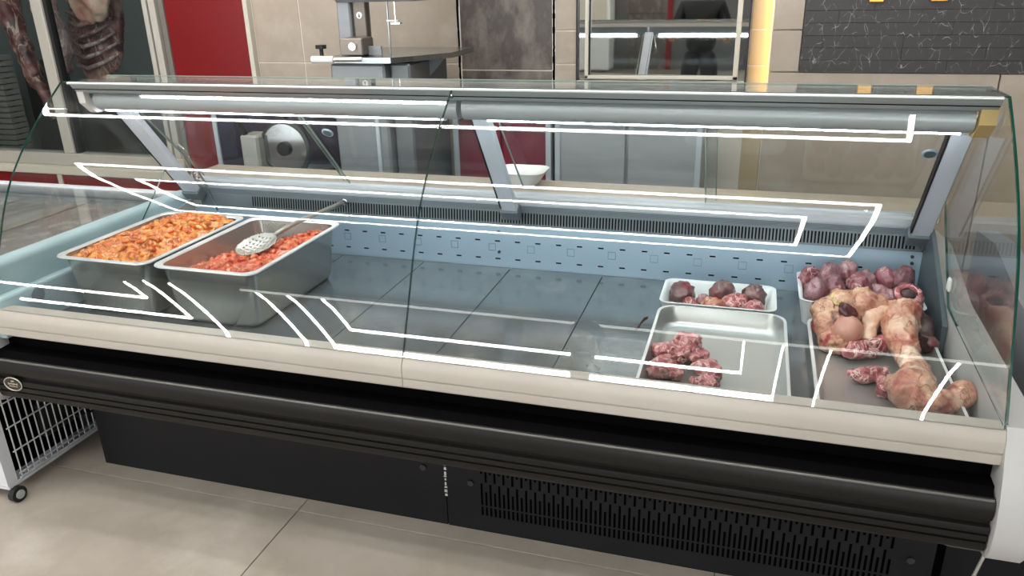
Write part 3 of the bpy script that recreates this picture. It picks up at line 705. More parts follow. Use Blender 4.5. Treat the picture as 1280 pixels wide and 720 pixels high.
def pieces(k, spec):
    rq = random.Random(int(spec[0][0][0]*1e4))
    for c, sc, ry in spec:
        k.ell(c, sc, 3, Euler((ry*.4, ry, ry*1.7)))
        for q in range(9):      # torn strands standing off the lump
            a = rq.uniform(0, 6.28); e = rq.uniform(.1, 1.2); d = Vector((math.cos(a)*math.cos(e)*sc[0], math.sin(a)*math.cos(e)*sc[1], math.sin(e)*sc[2]))
            b_ = rq.uniform(-1, 1); t = Vector((-math.sin(a), math.cos(a), b_*.5)).normalized()*rq.uniform(.010, .022); o_ = Vector(c)+d*.96
            k.tube([o_-t, o_+d*.08, o_+t], [.0028, .0050, .0022], 6)
o = fuse('meat_chunk', MT_RED, lambda k: pieces(k, [((1.845, 1.79, .578), (.05, .035, .026), .2), ((1.885, 1.825, .588), (.04, .022, .03), .6), ((1.815, 1.80, .570), (.03, .03, .018), .1), ((1.905, 1.80, .572), (.022, .03, .02), .9)]), .0026, .007, 34, 11, .553, amp2=.004)
tag(o, 'largest ragged red meat piece lying farthest back in the shallow tray', 'meat', 'meat pieces in the shallow tray')
o = fuse('meat_chunk', MT_RED, lambda k: pieces(k, [((1.835, 1.712, .575), (.038, .03, .025), .3), ((1.862, 1.70, .572), (.02, .02, .02), .9), ((1.815, 1.70, .566), (.02, .022, .016), .5)]), .0026, .007, 38, 12, .553, amp2=.004)
tag(o, 'round red meat piece with white fat nearest the counter centre', 'meat', 'meat pieces in the shallow tray')
o = fuse('meat_chunk', MT_RED, lambda k: pieces(k, [((1.93, 1.735, .572), (.033, .026, .022), .4), ((1.95, 1.725, .570), (.02, .024, .02), .2)]), .0026, .007, 36, 13, .553, amp2=.004)
tag(o, 'deep red meat piece lying towards the empty half of the tray', 'meat', 'meat pieces in the shallow tray')
o = fuse('meat_chunk', MT_RED, lambda k: pieces(k, [((1.93, 1.672, .566), (.028, .022, .015), .4), ((1.945, 1.668, .564), (.02, .016, .013), .2)]), .0026, .007, 40, 14, .553, amp2=.003)
tag(o, 'pale pink flat meat scrap nearest the cream rail in the tray', 'meat', 'meat pieces in the shallow tray')

# polystyrene trays
M_PS = mat('polystyrene', 'D6DCDC', .55, bump=.15, bscale=400)
def foam(x0, x1, y0, y1, zb, zt, label):
    t = tag(tray_mesh([(x0+.015, x1-.015, y0+.015, y1-.015, .02, zb), (x0+.004, x1-.004, y0+.004, y1-.004, .025, zt-.006), (x0, x1, y0, y1, .028, zt), (x0+.006, x1-.006, y0+.006, y1-.006, .026, zt+.001), (x0+.014, x1-.014, y0+.014, y1-.014, .022, zt-.008), (x0+.026, x1-.026, y0+.026, y1-.026, .02, zb+.005)]).build('foam_tray', M_PS, smooth=True, angle=60), label, 'tray')
    t.data.polygons[0].use_smooth = t.data.polygons[0].use_smooth
    return t
foam(1.775, 2.095, 2.075, 2.275, ZD, .595, 'white foam tray of dark and pink offal behind the shallow tray')
lab = ['dark smooth kidney at the corner of the smaller foam tray', 'brown lump standing highest in the smaller foam tray', 'dark brown lump at the end of the smaller foam tray nearest the larger one', 'bright red sliver beside the dark kidney in the smaller foam tray', 'pale pink tissue in the middle front of the smaller foam tray', 'red and white streaked piece front in the smaller foam tray', 'whitish pink lump at the front corner of the smaller foam tray', 'small pink strip along the middle of the smaller foam tray']
for i, (x, y, sx, sy, sz, m) in enumerate(((1.832, 2.19, .036, .05, .034, MT_DARK), (1.945, 2.20, .04, .032, .04, MT_DARK), (2.032, 2.20, .03, .034, .038, MT_DARK), (1.86, 2.135, .028, .02, .02, MT_RED), (1.925, 2.125, .036, .026, .026, MT_FAT), (1.985, 2.15, .04, .03, .03, MT_RED), (2.035, 2.13, .034, .026, .026, MT_RED), (1.895, 2.165, .022, .02, .022, MT_PINK))):
    tag(lump('offal_piece', m, (x, y, .556+sz*.75), (sx, sy, sz), 20+i, .17, 4, i*.7, .557), lab[i], 'offal', 'offal in the smaller foam tray')
foam(2.150, 2.468, 2.10, 2.345, ZD, .625, 'larger white foam tray packed with pink offal at the back corner')
pos = [(2.185, 2.29, 1), (2.235, 2.30, 1), (2.285, 2.30, 0), (2.335, 2.29, 1), (2.385, 2.30, 1), (2.432, 2.29, 1), (2.195, 2.23, 1), (2.25, 2.235, 1), (2.31, 2.235, 1), (2.365, 2.225, 1), (2.425, 2.22, 1), (2.195, 2.165, 1), (2.25, 2.165, 1), (2.375, 2.16, 1), (2.43, 2.155, 1)]
ws = ['back row of the larger foam tray, nearest the smaller tray', 'back row of the larger foam tray, second from the smaller tray', 'back row of the larger foam tray, third from the smaller tray', 'back row of the larger foam tray, fourth from the smaller tray', 'back row of the larger foam tray, next to the end piece', 'back row of the larger foam tray, by the end glass', 'middle row of the larger foam tray, nearest the smaller tray', 'middle row of the larger foam tray, second from the smaller tray', 'middle row of the larger foam tray, at its centre', 'middle row of the larger foam tray, next to the end piece', 'middle row of the larger foam tray, by the end glass', 'front row of the larger foam tray, nearest the smaller tray', 'front row of the larger foam tray, second from the smaller tray', 'front row of the larger foam tray, above the leg bone', 'front row of the larger foam tray, by the end glass']
for i, (x, y, q) in enumerate(pos):
    o = lump('offal_lump', MT_PINK if i % 4 else MT_OFR, (x, y, .605 + .012*(i % 3) + .014*(y > 2.26)), (.025+.002*(i % 3), .038, .040), 50+i, .20, 4, (i % 5 - 2)*.35, .557, 1.4)
    tag(o, 'pink offal lump, ' + ws[i], 'offal', 'offal in the larger foam tray')

# large joint: gristly socket around a smooth ball end
jt = thing('meat_joint', 'large fatty meat joint with a smooth round bone end and dark cavity', 'meat', (2.27, 1.97, .553))
def jf(k):
    k.ell((2.235, 2.00, .605), (.055, .055, .055), 3); k.ell((2.29, 2.035, .655), (.055, .04, .04), 3); k.ell((2.335, 2.03, .635), (.032, .035, .05), 3)
    k.ell((2.215, 2.02, .64), (.035, .04, .035), 3); k.ell((2.26, 2.03, .672), (.045, .03, .022), 3); k.ell((2.235, 1.95, .582), (.04, .035, .03), 3)
    k.ell((2.31, 2.06, .60), (.06, .05, .05), 3)
o = fuse('socket', MT_FAT, jf, .0035, .009, 30, 31, .554, jt, amp2=.005)
b = MB(); b.ell((2.258, 1.962, .606), (.040, .038, .046), 4, Euler((0, .3, 0))); b.b.normal_update(); rough_up(b.b, .004, 18, 6); b.build('ball_end', MT_BALL, jt, smooth=True)
b = MB(); b.ell((2.258, 1.978, .655), (.026, .02, .016), 4, Euler((.4, .5, 0))); b.b.normal_update(); rough_up(b.b, .006, 60, 7); b.build('cavity', mat('clotted_blood', '35161A', .4, vary='5A2A2A', scale=40), jt, smooth=True)
fuse('shank', meat_mat('shank_bone', ['B56B58', 'D8AE92', 'E4CBB0'], 18), lambda k: (k.tube([(2.318, 2.02, .64), (2.315, 1.985, .61), (2.31, 1.955, .585)], [.03, .018, .022], 12), k.ell((2.342, 2.01, .648), (.026, .022, .02), 3)), .0035, .003, 40, 33, .554, jt)
fuse('lower_flesh', MT_RED, lambda k: pieces(k, [((2.30, 1.93, .578), (.045, .026, .024), .2), ((2.335, 1.945, .585), (.03, .022, .02), .5), ((2.275, 1.915, .57), (.03, .02, .014), .1)]), .0035, .004, 38, 34, .554, jt, amp2=.003)
# leg bone
lb = thing('leg_bone', 'long skinned leg bone bent at the joint with a hollow upper end', 'meat', (2.38, 1.8, .553))
def lf(k):
    k.tube([(2.392, 2.035, .655), (2.385, 2.00, .632), (2.383, 1.95, .61), (2.388, 1.90, .598), (2.392, 1.85, .593), (2.395, 1.80, .592), (2.385, 1.745, .592), (2.372, 1.70, .592), (2.37, 1.665, .588)], [.045, .043, .04, .032, .027, .030, .043, .052, .04], 16)
    k.tube([(2.37, 1.685, .587), (2.41, 1.672, .583), (2.445, 1.685, .585), (2.478, 1.715, .592), (2.487, 1.724, .594)], [.046, .032, .026, .030, .024], 14)
    k.ell((2.345, 1.73, .586), (.026, .04, .026), 3)
fuse('bone', MT_BONE, lf, .0035, .006, 26, 41, .554, lb, amp2=.004)
b = MB(); b.ell((2.402, 2.045, .688), (.02, .016, .014), 3); b.build('hollow_end', mat('marrow_dark', '352527', .5, vary='5A4040', scale=40), lb, smooth=True)
b = MB(); b.ring((0, 0, 0), .026, .008, 'z', 20, 8); bmesh.ops.transform(b.b, matrix=Matrix.Translation((2.402, 2.042, .690)) @ Matrix.Rotation(.5, 4, 'X'), verts=b.b.verts); rough_up(b.b, .004, 60, 4); b.build('hollow_rim', MT_RED, lb, smooth=True)
b = MB(); b.ell((2.495-.012, 1.72, .597), (.016, .024, .024), 3); b.build('knuckle', MT_BALL, lb, smooth=True)
o = fuse('meat_scrap', MT_RED, lambda k: (pieces(k, [((2.29, 1.80, .566), (.035, .022, .016), .2), ((2.315, 1.80, .575), (.03, .014, .018), .8)]), k.tube([(2.315, 1.80, .58), (2.325, 1.765, .572), (2.322, 1.725, .563)], [.014, .013, .017], 8)), .0033, .005, 45, 45, .554, amp2=.004)
tag(o, 'small ragged red scrap lying in the tray between joint and leg bone', 'meat')
o = fuse('dark_offcut', MT_DARK, lambda k: pieces(k, [((2.435, 2.05, .60), (.04, .05, .04), .2), ((2.45, 1.995, .585), (.022, .035, .026), .4)]), .004, .006, 28, 47, .554, amp2=.003)
tag(o, 'dark brown offcut tucked between the leg bone and the end glass', 'meat')
M_BLOOD = mat('dried_blood', '4A1417', .5)
for i, pts in enumerate(([(1.735, 2.01), (1.742, 2.05), (1.75, 2.06)], [(1.728, 1.965), (1.736, 2.0)], [(1.775, 1.885), (1.79, 1.92), (1.782, 1.95)])):
    tag(MB().tube([(x, y, .5505+.0018) for x, y in pts], [.002, .0028, .0016][:len(pts)], 6).build('blood_streak', M_BLOOD, smooth=True), ['dark blood streak on the deck farthest from the shallow tray rim', 'short dark blood dash on the deck beside the shallow tray', 'red blood streak touching the corner of the shallow steel tray'][i], 'blood')
# worktop things
bw = thing('white_dish', 'white plastic dish standing on the rear worktop behind the middle stanchion', 'dish', (1.25, 2.52, .80))
tray_mesh([(1.20, 1.30, 2.465, 2.565, .03, .8005), (1.165, 1.335, 2.44, 2.59, .04, .85), (1.163, 1.337, 2.438, 2.592, .04, .853), (1.17, 1.33, 2.445, 2.585, .04, .852), (1.21, 1.29, 2.475, 2.555, .03, .806)]).build('bowl', M_WHITE, bw, smooth=True, angle=60)
MB().ring((1.25, 2.515, .8012), .045, .0015, 'z', 20).build('foot_ring', M_WHITE, bw)
tg = thing('wire_tongs', 'bent steel wire tongs hanging in front of the grille by the end stanchion', 'utensil', (.1, 2.35, .72))
MB().tube([(.135, 2.345, .69), (.11, 2.34, .78), (.075, 2.30, .92), (.062, 2.29, .94), (.05, 2.295, .93), (.06, 2.33, .84), (.075, 2.345, .76)], .0035, 8).build('wire', M_CHROME, tg, smooth=True)
for i in range(4): MB().ring((.074+.004*i, 2.333, .80+.012*i), .011, .002, 'z', 12).build('coil', M_CHROME, tg, smooth=True)

# ------------------------------------------------------------------ behind the counter
M_SAW = mat('saw_steel', '8A8D90', .4, .25, vary='808386', scale=4, stretch=(1, 1, 8))
sw = thing('bone_saw', 'steel butcher band saw with a flat table standing by the beige wall', 'saw', (.5, 3.05, 0))
MB().box(.365, .60, 2.86, 3.30, .02, 1.16, bev=.008).build('cabinet', M_SAW, sw)
MB().box(.605, .69, 2.90, 3.30, .02, 1.16, bev=.008).build('side_cabinet', mat('saw_steel_dark', '6C6E70', .4, .3), sw)
MB().box(.545, .562, 2.852, 2.862, .3, 1.10, bev=.002).build('door_edge', M_ALU, sw)
MB().prism([(.352, 2.84), (.64, 2.84), (.70, 2.92), (.80, 3.08), (.80, 3.34), (.352, 3.34)], 1.165, 1.186, 'z').build('table', M_STEEL, sw)
MB().box(.37, .68, 2.91, 3.29, 1.155, 1.166).build('neck', M_DARK, sw)
gr_ = MB().tube([(.30, 2.845, 1.178), (.395, 2.845, 1.178)], .014, 12).build('guide_handle', M_WHITE, sw, smooth=True, angle=40)
MB().tube([(.395, 2.845, 1.178), (.52, 2.845, 1.18)], .010, 12).build('guide_bar', M_CHROME, sw, smooth=True, angle=40)
kn = MB().cyl((.335, 2.86, 1.225), .022, .014, 'z', 8).build('knob', M_RUB, sw)
MB().cyl((.335, 2.86, 1.205), .008, .03, 'z', 8).build('knob_stem', M_RUB, kn)
MB().box(.352, .412, 2.98, 3.16, 1.186, 2.2, bev=.006).build('column', M_SAW, sw)
MB().box(.412, .470, 3.00, 3.03, 1.186, 1.40, bev=.004).build('column_inner', mat('saw_steel_brown', '6E655C', .35, .5), sw)
MB().box(.352, .70, 2.96, 3.18, 1.385, 2.2, bev=.01).build('wheel_housing', M_SAW, sw)
bx = MB().box(.405, .505, 2.88, 2.98, 1.19, 1.255, bev=.004).build('scraper_box', mat('saw_steel_brown2', '7A7168', .3, .6), sw)
MB().cyl((.465, 2.876, 1.225), .016, .01, 'y', 12).build('box_knob', M_CHROME, bx)
MB().box(.505, .56, 2.93, 2.94, 1.188, 1.222).build('back_stop', M_SAW, sw)
MB().box(.554, .5585, 3.02, 3.028, 1.18, 1.40).build('blade', M_ALU, sw)
MB().cyl((.588, 3.02, 1.36), .004, .12, 'z', 8).build('guide_rod', M_CHROME, sw)
MB().box(.572, .612, 3.01, 3.03, 1.300, 1.306).build('blade_guard', M_CHROME, sw)
MB().box(.552, .60, 3.015, 3.027, 1.31, 1.316).build('guide_arm', M_WHITE, sw)
st = MB().cyl((.443, 2.998, 1.335), .013, .003, 'y', 20).build('sticker', M_WHITE, sw); st.scale.z = 1.0
MB().prism([(.4395, 1.330), (.443, 1.3265), (.4465, 1.330), (.443, 1.343)], 2.9955, 2.9972, 'y').build('drop_mark', M_RUB, st)
MB().prism([(.66, 1.165), (.76, 1.165), (.67, 1.07), (.66, 1.07)], 3.10, 3.112, 'y').build('bracket', M_SAW, sw)
for i, c in enumerate(('3A3F3A', '2F3330', 'B0262B')): MB().cyl((.50+.035*i, 2.852, 1.075), .010, .012, 'y', 12).build('push_button', mat('button_'+c, c, .4), sw)
for x, y in ((.38, 2.89), (.585, 2.89), (.38, 3.27), (.66, 3.27)): MB().cyl((x, y, .01), .02, .02, 'z', 10).build('foot', M_RUB, sw)
# back cabinets along the wall
def cabinet(x0, x1, y0, y1, zt, label, front, name='back_cabinet', doors=2, m=None):
    t = thing(name, label, 'cabinet', ((x0+x1)/2, (y0+y1)/2, 0))
    MB().box(x0, x1, y0+.02, y1, .06, zt-.03, bev=.004).build('carcass', front, t)
    MB().box(x0-.005, x1+.005, y0-.005, y1, zt-.03, zt, bev=.004).build('top', m or M_STEEL, t)
    w = (x1-x0)/doors
    for i in range(doors):
        d = MB().box(x0+w*i+.006, x0+w*(i+1)-.006, y0, y0+.019, .08, zt-.045, bev=.003).build('door', front, t)
        MB().box(x0+w*i+.02, x0+w*(i+1)-.02, y0-.012, y0, zt-.075, zt-.055, bev=.004).build('grip_edge', M_ALU, d)
    for x in (x0+.01, x1-.01): MB().box(x-.012, x+.012, y0-.008, y0+.02, 0, zt, bev=.002).build('corner_post', M_ALU, t)
    return t
M_NAVY = mat('dark_purple_panel', '2A2230', .2, coat=.3)
M_MAUVE = mat('dull_red_panel', '7A2B3A', .18, coat=.5, vary='692636', scale=3)
M_PLATE = mat('brushed_plate', 'A2A5A7', .35, .2, vary='94979A', scale=3, stretch=(1, 1, 6))
cabinet(-.50, .30, 3.22, 3.585, 1.0, 'dark purple fronted low cabinet behind the slicer', M_NAVY)
cabinet(.745, 1.18, 3.2, 3.585, .93, 'dull red fronted low cabinet between saw and steel cabinet', M_MAUVE)
cabinet(1.20, 1.80, 3.2, 3.585, .96, 'brushed steel low cabinet under the wall mirror', M_PLATE)
# slicer on a stand
sl = thing('meat_slicer', 'dark steel meat slicer with a round blade on a low stand behind the counter', 'slicer', (.05, 2.98, 0))
MB().box(-.17, .24, 2.82, 3.14, .60, .64, bev=.005).build('stand_top', M_STEEL, sl)
for x in (-.15, .22):
    for y in (2.84, 3.12): MB().box(x-.015, x+.015, y-.015, y+.015, 0, .60).build('leg', M_ALU, sl)
MB().box(-.13, .20, 2.86, 3.10, .645, .70, bev=.015, seg=2).build('base', mat('slicer_grey', '6A6C6C', .3, .6), sl)
bl = MB().cyl((.07, 2.93, .80), .105, .012, 'y', 36).build('blade', M_CHROME, sl, smooth=True, angle=30)
MB().ring((.07, 2.935, .80), .112, .012, 'y', 36, 8).build('blade_guard', mat('slicer_dark', '3C3D3C', .35, .4), sl, smooth=True)
MB().cyl((.07, 2.92, .80), .03, .02, 'y', 20).build('blade_hub', M_RUB, bl)
MB().box(-.12, -.03, 2.88, 2.99, .70, .86, bev=.01).build('carriage', mat('slicer_pale', 'A8A59E', .4, .3), sl)
MB().tube([(-.10, 2.9, .86), (-.10, 2.87, .92), (-.05, 2.86, .93)], .012, 10).build('grip', M_RUB, sl, smooth=True)

# hanging meat in the cold room
MT_C = meat_mat('carcass_flesh', ['4A2022', '6E3634', '94605A', 'B08A78'], 9, .4, .8, 30, .15, [('3A1518', 8, .5, .66), ('C79A5E', 10, .62, .74)], ('C8A898', 12, .03, (1, 1, .4)))
MT_L = meat_mat('carcass_pale', ['7A5454', 'A0807C', 'B49C98', '94828E'], 9, .4, .8, 30, .15, [('6A2E30', 9, .55, .7)], ('D8C4BC', 14, .025, (1, 1, .4)))
def hook(par, x, y, z):
    MB().tube([(x, y, 2.6), (x, y, z+.1), (x+.02, y, z+.03), (x, y, z), (x-.02, y, z+.02)], .006, 8).build('hook', M_CHROME, par, smooth=True)
r1 = thing('rib_carcass', 'hanging side of ribs in the cold room beside the pane bar', 'carcass', (-1.87, W+.45, 1.0))
RX, RY = -1.97, W+.42
fuse('flank', MT_C, lambda k: (k.ell((RX+.10, RY+.06, 1.45), (.20, .06, .50), 3), k.ell((RX+.02, RY+.05, 1.15), (.14, .06, .26), 3)), .012, .012, 9, 61, None, r1, amp2=.006, sc2=30)
for i in range(10):
    z = 1.0+.062*i; q = .22+.0*i
    MB().tube([(RX-.06, RY-.01, z+.03), (RX+.04, RY-.035, z+.01), (RX+.15, RY-.03, z+.04), (RX+.24, RY+.02, z+.09)], [.012, .014, .013, .008], 8).build('rib', MT_L, r1, smooth=True)
hook(r1, RX+.08, RY, 1.92)
r2_ = thing('leg_carcass', 'pale hanging leg of meat in front of the ribs', 'carcass', (-1.9, W+.3, 1.0))
fuse('leg', MT_L, lambda k: (k.tube([(-2.05, W+.27, 1.75), (-2.035, W+.26, 1.45), (-2.01, W+.25, 1.27), (-1.975, W+.25, 1.12), (-1.955, W+.25, 1.0)], [.05, .06, .07, .068, .04], 14), k.tube([(-2.02, W+.22, 1.5), (-1.99, W+.2, 1.3), (-2.0, W+.21, 1.15)], [.03, .045, .02], 10)), .010, .016, 13, 62, None, r2_, amp2=.008, sc2=40)
MB().tube([(-2.05, W+.27, 2.6), (-2.05, W+.27, 1.75)], .006, 6).build('hook', M_CHROME, r2_)
r3 = thing('shank_carcass', 'long thin hanging shank with torn flesh near the frame bar', 'carcass', (-2.25, W+.4, 1.0))
fuse('leg', MT_C, lambda k: (k.tube([(-2.50, W+.4, 1.8), (-2.47, W+.4, 1.45), (-2.41, W+.38, 1.2), (-2.36, W+.38, 1.02), (-2.33, W+.38, .90)], [.10, .085, .06, .06, .05], 12), k.tube([(-2.38, W+.36, 1.2), (-2.30, W+.36, .9), (-2.25, W+.36, .7)], [.05, .035, .02], 10)), .012, .014, 12, 63, None, r3, amp2=.007, sc2=40)
MB().tube([(-2.50, W+.4, 2.6), (-2.50, W+.4, 1.8)], .006, 6).build('hook', M_CHROME, r3)
r4 = thing('chest_carcass', 'pale fatty breast piece hanging high beside the ribs', 'carcass', (-1.70, W+.3, 1.2))
fuse('breast', meat_mat('breast_fat', ['A05A50', 'C89480', 'DCC3AE'], 7, .4), lambda k: (k.ell((-1.70, W+.30, 1.52), (.13, .06, .24), 3), k.ell((-1.77, W+.30, 1.40), (.09, .05, .14), 3)), .010, .022, 11, 64, None, r4, amp2=.008, sc2=35)
MB().tube([(-1.70, W+.30, 2.6), (-1.70, W+.30, 1.74)], .006, 6).build('hook', M_CHROME, r4)
sk_ = thing('crate_stack', 'grey slatted rack standing low inside the cold room', 'rack', (-2.82, W+.46, .2))
for i in range(24): MB().box(-2.98, -2.66, W+.40, W+.52, .22+.036*i, .250+.036*i, bev=.002).build('slat', mat('slat_grey', '8B8680', .5), sk_)
for x in (-2.96, -2.68): MB().box(x-.012, x+.012, W+.45, W+.47, .2, 1.03).build('post', M_RUB, sk_)
MB().box(-2.86, -2.50, W+.75, W+.80, .21, 1.02, bev=.01).build('dark_board', mat('board_dark', '2E3130', .5)); tag(bpy.data.objects['dark_board'], 'dark board standing behind the slatted rack in the cold room', 'board')

# ------------------------------------------------------------------ chest freezer at the left
fz = thing('chest_freezer', 'white glass-topped chest freezer with wire grille and castors beside the counter', 'freezer', (-.9, 1.93, 0))
M_FZ = mat('freezer_white', 'D4D6DC', .35)
FX0, FX1, FY0, FY1 = -1.75, -.072, 1.45, 2.42
MB().box(FX0, FX1, FY0, FY1, .33, .695, bev=.02, seg=2).build('body', M_FZ, fz, smooth=True, angle=40)
MB().prism([(FY0, .06), (FY0, .33), (FY0+.02, .335), (FY0+.035, .33), (FY0+.035, .06)], FX0, FX1).build('front_skirt', M_FZ, fz)
MB().box(FX0, FX1-.05, FY0+.04, FY1, .06, .33).build('machine_bay', M_DARK, fz)
MB().box(FX0, FX1, FY0, FY1, .045, .06, bev=.004).build('base', M_FZ, fz)
MB().box(FX1-.045, FX1-.02, FY0+.18, FY0+.30, .12, .24, bev=.006).build('compressor_box', mat('compressor', '2A2B2D', .4), fz)
b = MB()
for i in range(9): b.box(FX1-.045, FX1-.022, FY0+.33+.016*i, FY0+.339+.016*i, .08, .28)
b.build('condenser_fins', mat('fins', '5A5C60', .4, .5), fz)
y = FY0+.05; i = 0
M_WIRE = mat('grille_wire', 'D0D2D4', .35, .2)
while y < FY1-.03:
    MB().tube([(FX1+.004, y, .065), (FX1+.004, y, .335), (FX1-.004, y, .345)], .0022, 6).build('grille_wire', M_WIRE, fz); y += .0225
for z in (.07, .085, .16, .24, .32): MB().tube([(FX1+.008, FY0+.04, z), (FX1+.008, FY1-.03, z)], .0022, 6).build('grille_wire', M_WIRE, fz)
MB().tube([(FX1-.01, FY0+.22, .16), (FX1+.002, FY0+.34, .13), (FX1+.012, FY0+.45, .14), (FX1+.012, FY1-.02, .15)], .006, 8).build('power_cable', M_RUB, fz, smooth=True)
for x in (FX1-.035, FX0+.05):
    for yy in (FY0+.03, FY1-.04):
        c = MB().cyl((x+.04 if x > -1 else x, yy-.012, .025), .025, .02, 'x', 20).build('castor', M_RUB, fz, smooth=True, angle=40)
        MB().cyl((x+.052 if x > -1 else x, yy-.012, .025), .014, .004, 'x', 16).build('castor_hub', M_ALU, c)
for y0, y1 in ((FY0, FY0+.035), (FY1-.05, FY1)): MB().box(FX0, FX1, y0, y1, .695, .735, bev=.012, seg=2).build('top_frame', M_FZ, fz, smooth=True, angle=40)
for x0, x1 in ((FX0, FX0+.05), (FX1-.03, FX1)): MB().box(x0, x1, FY0+.035, FY1-.05, .695, .72, bev=.012, seg=2).build('top_frame', M_FZ, fz, smooth=True, angle=40)
MB().box(FX0+.05, FX1-.03, FY0+.035, FY1-.05, .696, .698).build('well_floor', mat('well_grey', '8A9094', .5), fz)
MB().box(FX0+.05, -.9, FY0+.036, FY1-.051, .722, .726).build('lid_glass', M_GLASS, fz)
MB().box(-.93, FX1-.031, FY0+.036, FY1-.051, .728, .732).build('lid_glass', M_GLASS, fz)
M_WRAP = mat('plastic_wrap', 'A9A8A6', .22, vary=['9A9896', 'D4D6D6'], scale=9, coat=.25, bump=.6, bscale=25)
fl = ['wrapped frozen pack under the freezer lid nearest the counter', 'wrapped frozen pack under the freezer lid, second from the counter', 'wrapped frozen pack under the freezer lid, third from the counter', 'wrapped frozen pack under the freezer lid, fourth from the counter']
for i in range(4):
    b = bmesh.new(); bmesh.ops.create_grid(b, x_segments=24, y_segments=24, size=1)
    for v in b.verts:
        e = max(abs(v.co.x), abs(v.co.y)); h = .014*(1-e**4) + .010*abs(nz3(v.co, 2.2, 70+i)) + .006*abs(nz3(v.co, 6, 80+i))
        v.co = Vector((-.24-.31*i + v.co.x*.145, 1.93 + v.co.y*.40, .6985 + h*.9))
    g = bmesh.ops.extrude_face_region(b, geom=b.faces[:])
    for v in g['geom']:
        if isinstance(v, bmesh.types.BMVert): v.co.z = .6982
    k = MB(); k.b.free(); k.b = b
    tag(k.build('frozen_pack', M_WRAP, smooth=True), fl[i], 'package', 'packs in the chest freezer')

# ------------------------------------------------------------------ person reflected in the mirror
pr = thing('person', 'person in a black short sleeved shirt standing before the counter, seen in the mirror', 'person', (1.32, -.28, 0))
PX, PY = 1.32, -.28
def skin(name, verts, edges, radii, m, root=0, sub=1, par=pr):
    me = bpy.data.meshes.new(name); me.from_pydata([Vector((x+PX, y+PY, z)) for x, y, z in verts], edges, [])
    o = bpy.data.objects.new(name, me); COL.objects.link(o)
    o.modifiers.new('s', 'SKIN'); me.materials.append(m)
    for i, v in enumerate(me.skin_vertices[0].data):
        r = radii[i]; v.radius = r if isinstance(r, tuple) else (r, r); v.use_root = i == root
    sd = o.modifiers.new('d', 'SUBSURF'); sd.levels = sd.render_levels = sub
    dg = bpy.context.evaluated_depsgraph_get(); ev = bpy.data.meshes.new_from_object(o.evaluated_get(dg))
    for p in ev.polygons: p.use_smooth = True
    o.modifiers.clear(); o.data = ev; ev.name = name
    o.parent = par; o.matrix_parent_inverse = Matrix.Translation(-par.location)
    return o
M_SKIN = mat('skin', 'B98A70', .5, vary='B08068', scale=12)
M_SHIRT = mat('black_shirt', '090A0D', .8, bump=.3, bscale=40)
M_TROU = mat('dark_trousers', '111216', .8)
hs = 1.27
skin('torso', [(0, 0, .80), (0, 0, .95), (0, .01, 1.08), (0, 0, 1.18), (0, -.005, 1.245), (.155, 0, 1.20), (.20, .01, 1.10), (.215, .02, 1.02), (-.155, 0, 1.20), (-.20, .02, 1.11), (-.215, .04, 1.03)],
     [(0, 1), (1, 2), (2, 3), (3, 4), (3, 5), (5, 6), (6, 7), (3, 8), (8, 9), (9, 10)], [(.15, .10), (.145, .10), (.155, .11), (.15, .10), (.062, .062), (.065, .07), (.056, .056), (.055, .055), (.065, .07), (.056, .056), (.055, .055)], M_SHIRT, sub=2).name = 'shirt'
skin('head', [(0, 0, 1.235), (0, .012, 1.31), (0, .02, 1.36), (0, .03, 1.45), (0, .025, 1.50)], [(0, 1), (1, 2), (2, 3), (3, 4)], [(.05, .05), (.048, .05), (.062, .072), (.075, .09), (.055, .07)], M_SKIN, sub=2)
hd = MB(); hd.ell((PX, PY+.115, 1.405), (.013, .02, .022), 2); hd.build('nose', M_SKIN, pr, smooth=True)
for sx in (-1, 1):
    e = MB(); e.ell((PX+sx*.031, PY+.098, 1.425), (.012, .008, .008), 2); e.build('eye', mat('eye_white', 'D8D4CE', .3), pr, smooth=True)
    e = MB(); e.ell((PX+sx*.082, PY+.02, 1.415), (.01, .018, .03), 2); e.build('ear', M_SKIN, pr, smooth=True)
e = MB(); e.ell((PX, PY+.095, 1.362), (.024, .008, .006), 2); e.build('mouth', mat('lips', '94584E', .4), pr, smooth=True)
e = MB(); e.ell((PX, PY+.005, 1.475), (.088, .102, .075), 3); e.build('hair', mat('hair_black', '17120F', .6), pr, smooth=True)
def arm(s, el, wr, nm):
    o = skin('forearm', [(s*.215, .02, 1.03), el, wr, (wr[0], wr[1]+.035, wr[2]-.025)], [(0, 1), (1, 2), (2, 3)], [.042, .04, .027, .03], M_SKIN, sub=2)
    hx, hy, hz = wr[0], wr[1]+.035, wr[2]-.025
    for i in range(4):
        dx = -.024+.016*i; L_ = (.068, .078, .074, .058)[i]
        skin('finger', [(hx+dx*.8, hy+.005, hz), (hx+dx, hy+.035, hz-.008), (hx+dx*1.1, hy+.035+L_*.35, hz-.02), (hx+dx*1.1, hy+.03+L_*.6, hz-.045)], [(0, 1), (1, 2), (2, 3)], [.009, .009, .008, .007], M_SKIN, par=pr)
    skin('thumb', [(hx+s*-.02, hy-.005, hz), (hx+s*-.045, hy+.02, hz-.01), (hx+s*-.05, hy+.045, hz-.02)], [(0, 1), (1, 2)], [.011, .010, .008], M_SKIN, par=pr)
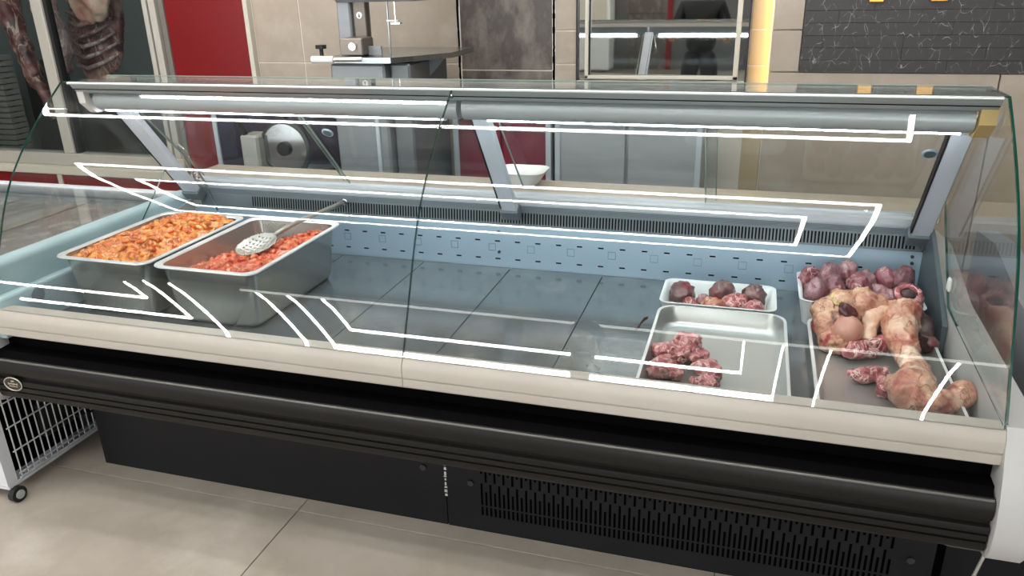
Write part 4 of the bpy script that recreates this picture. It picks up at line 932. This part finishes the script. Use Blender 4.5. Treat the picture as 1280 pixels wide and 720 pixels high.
arm(1, (.24, .10, .93), (.20, .28, 1.02), 'a'); arm(-1, (-.25, .08, .93), (-.21, .24, 1.08), 'b')
for s in (-1, 1):
    skin('trouser_leg', [(s*.04, 0, .84), (s*.085, 0, .72), (s*.10, .015, .44), (s*.105, -.005, .10)], [(0, 1), (1, 2), (2, 3)], [(.09, .09), (.088, .09), (.065, .065), (.055, .055)], M_TROU, sub=2)
    skin('shoe', [(s*.105, -.03, .05), (s*.11, .06, .042), (s*.115, .15, .034)], [(0, 1), (1, 2)], [(.045, .045), (.042, .04), (.036, .032)], M_RUB, sub=2)

# things on the shop front wall, seen in the mirror
fr_ = bpy.data.objects['wall_front']
for z0, z1 in ((0, .9), (.9, 1.8), (1.8, 2.7)): MB().box(-.62, .06, -6.6, -6.58, z0+.003, z1-.003, bev=.002).build('tile', M_DTILE, fr_)
MB().box(.06, .15, -6.6, -6.57, 0, 2.8, bev=.003).build('red_trim', M_RED, fr_)
wm = thing('white_machine', 'white box machine by the shop front wall, seen in the mirror', 'machine', (-1.15, -6.3, 0))
MB().box(-1.45, -.80, -6.5, -6.1, .02, 1.25, bev=.02, seg=2).build('body', M_WHITE, wm)
MB().box(-1.40, -.85, -6.09, -6.085, .7, 1.15, bev=.002).build('front_plate', M_CREAM, wm)
for x in (-1.35, -.9): MB().box(x-.02, x+.02, -6.45, -6.15, 0, .02).build('foot', M_RUB, wm)
hp = thing('hopper', 'black cone shaped hopper standing on the white machine', 'hopper', (-1.15, -6.3, 1.25))
MB().cyl((-1.15, -6.3, 1.42), .19, .34, 'z', 24, r2=.07).build('cone', M_RUB, hp)
MB().cyl((-1.15, -6.3, 1.60), .075, .02, 'z', 24).build('lid', M_CHROME, hp)

al = thing('ceiling_light', 'unseen fill light panel added over the aisle behind the counter', 'light', (1.0, 2.85, H))  # added out of view to brighten the back wall and counter rear
MB().box(-1.2, 3.0, 2.78, 2.98, H, H+.02).build('diffuser', emat('aisle_fill', (1, .97, .92), 13.0), al)
MB().box(-1.22, 3.02, 2.76, 3.0, H+.02, H+.05).build('housing', M_WHITE, al)
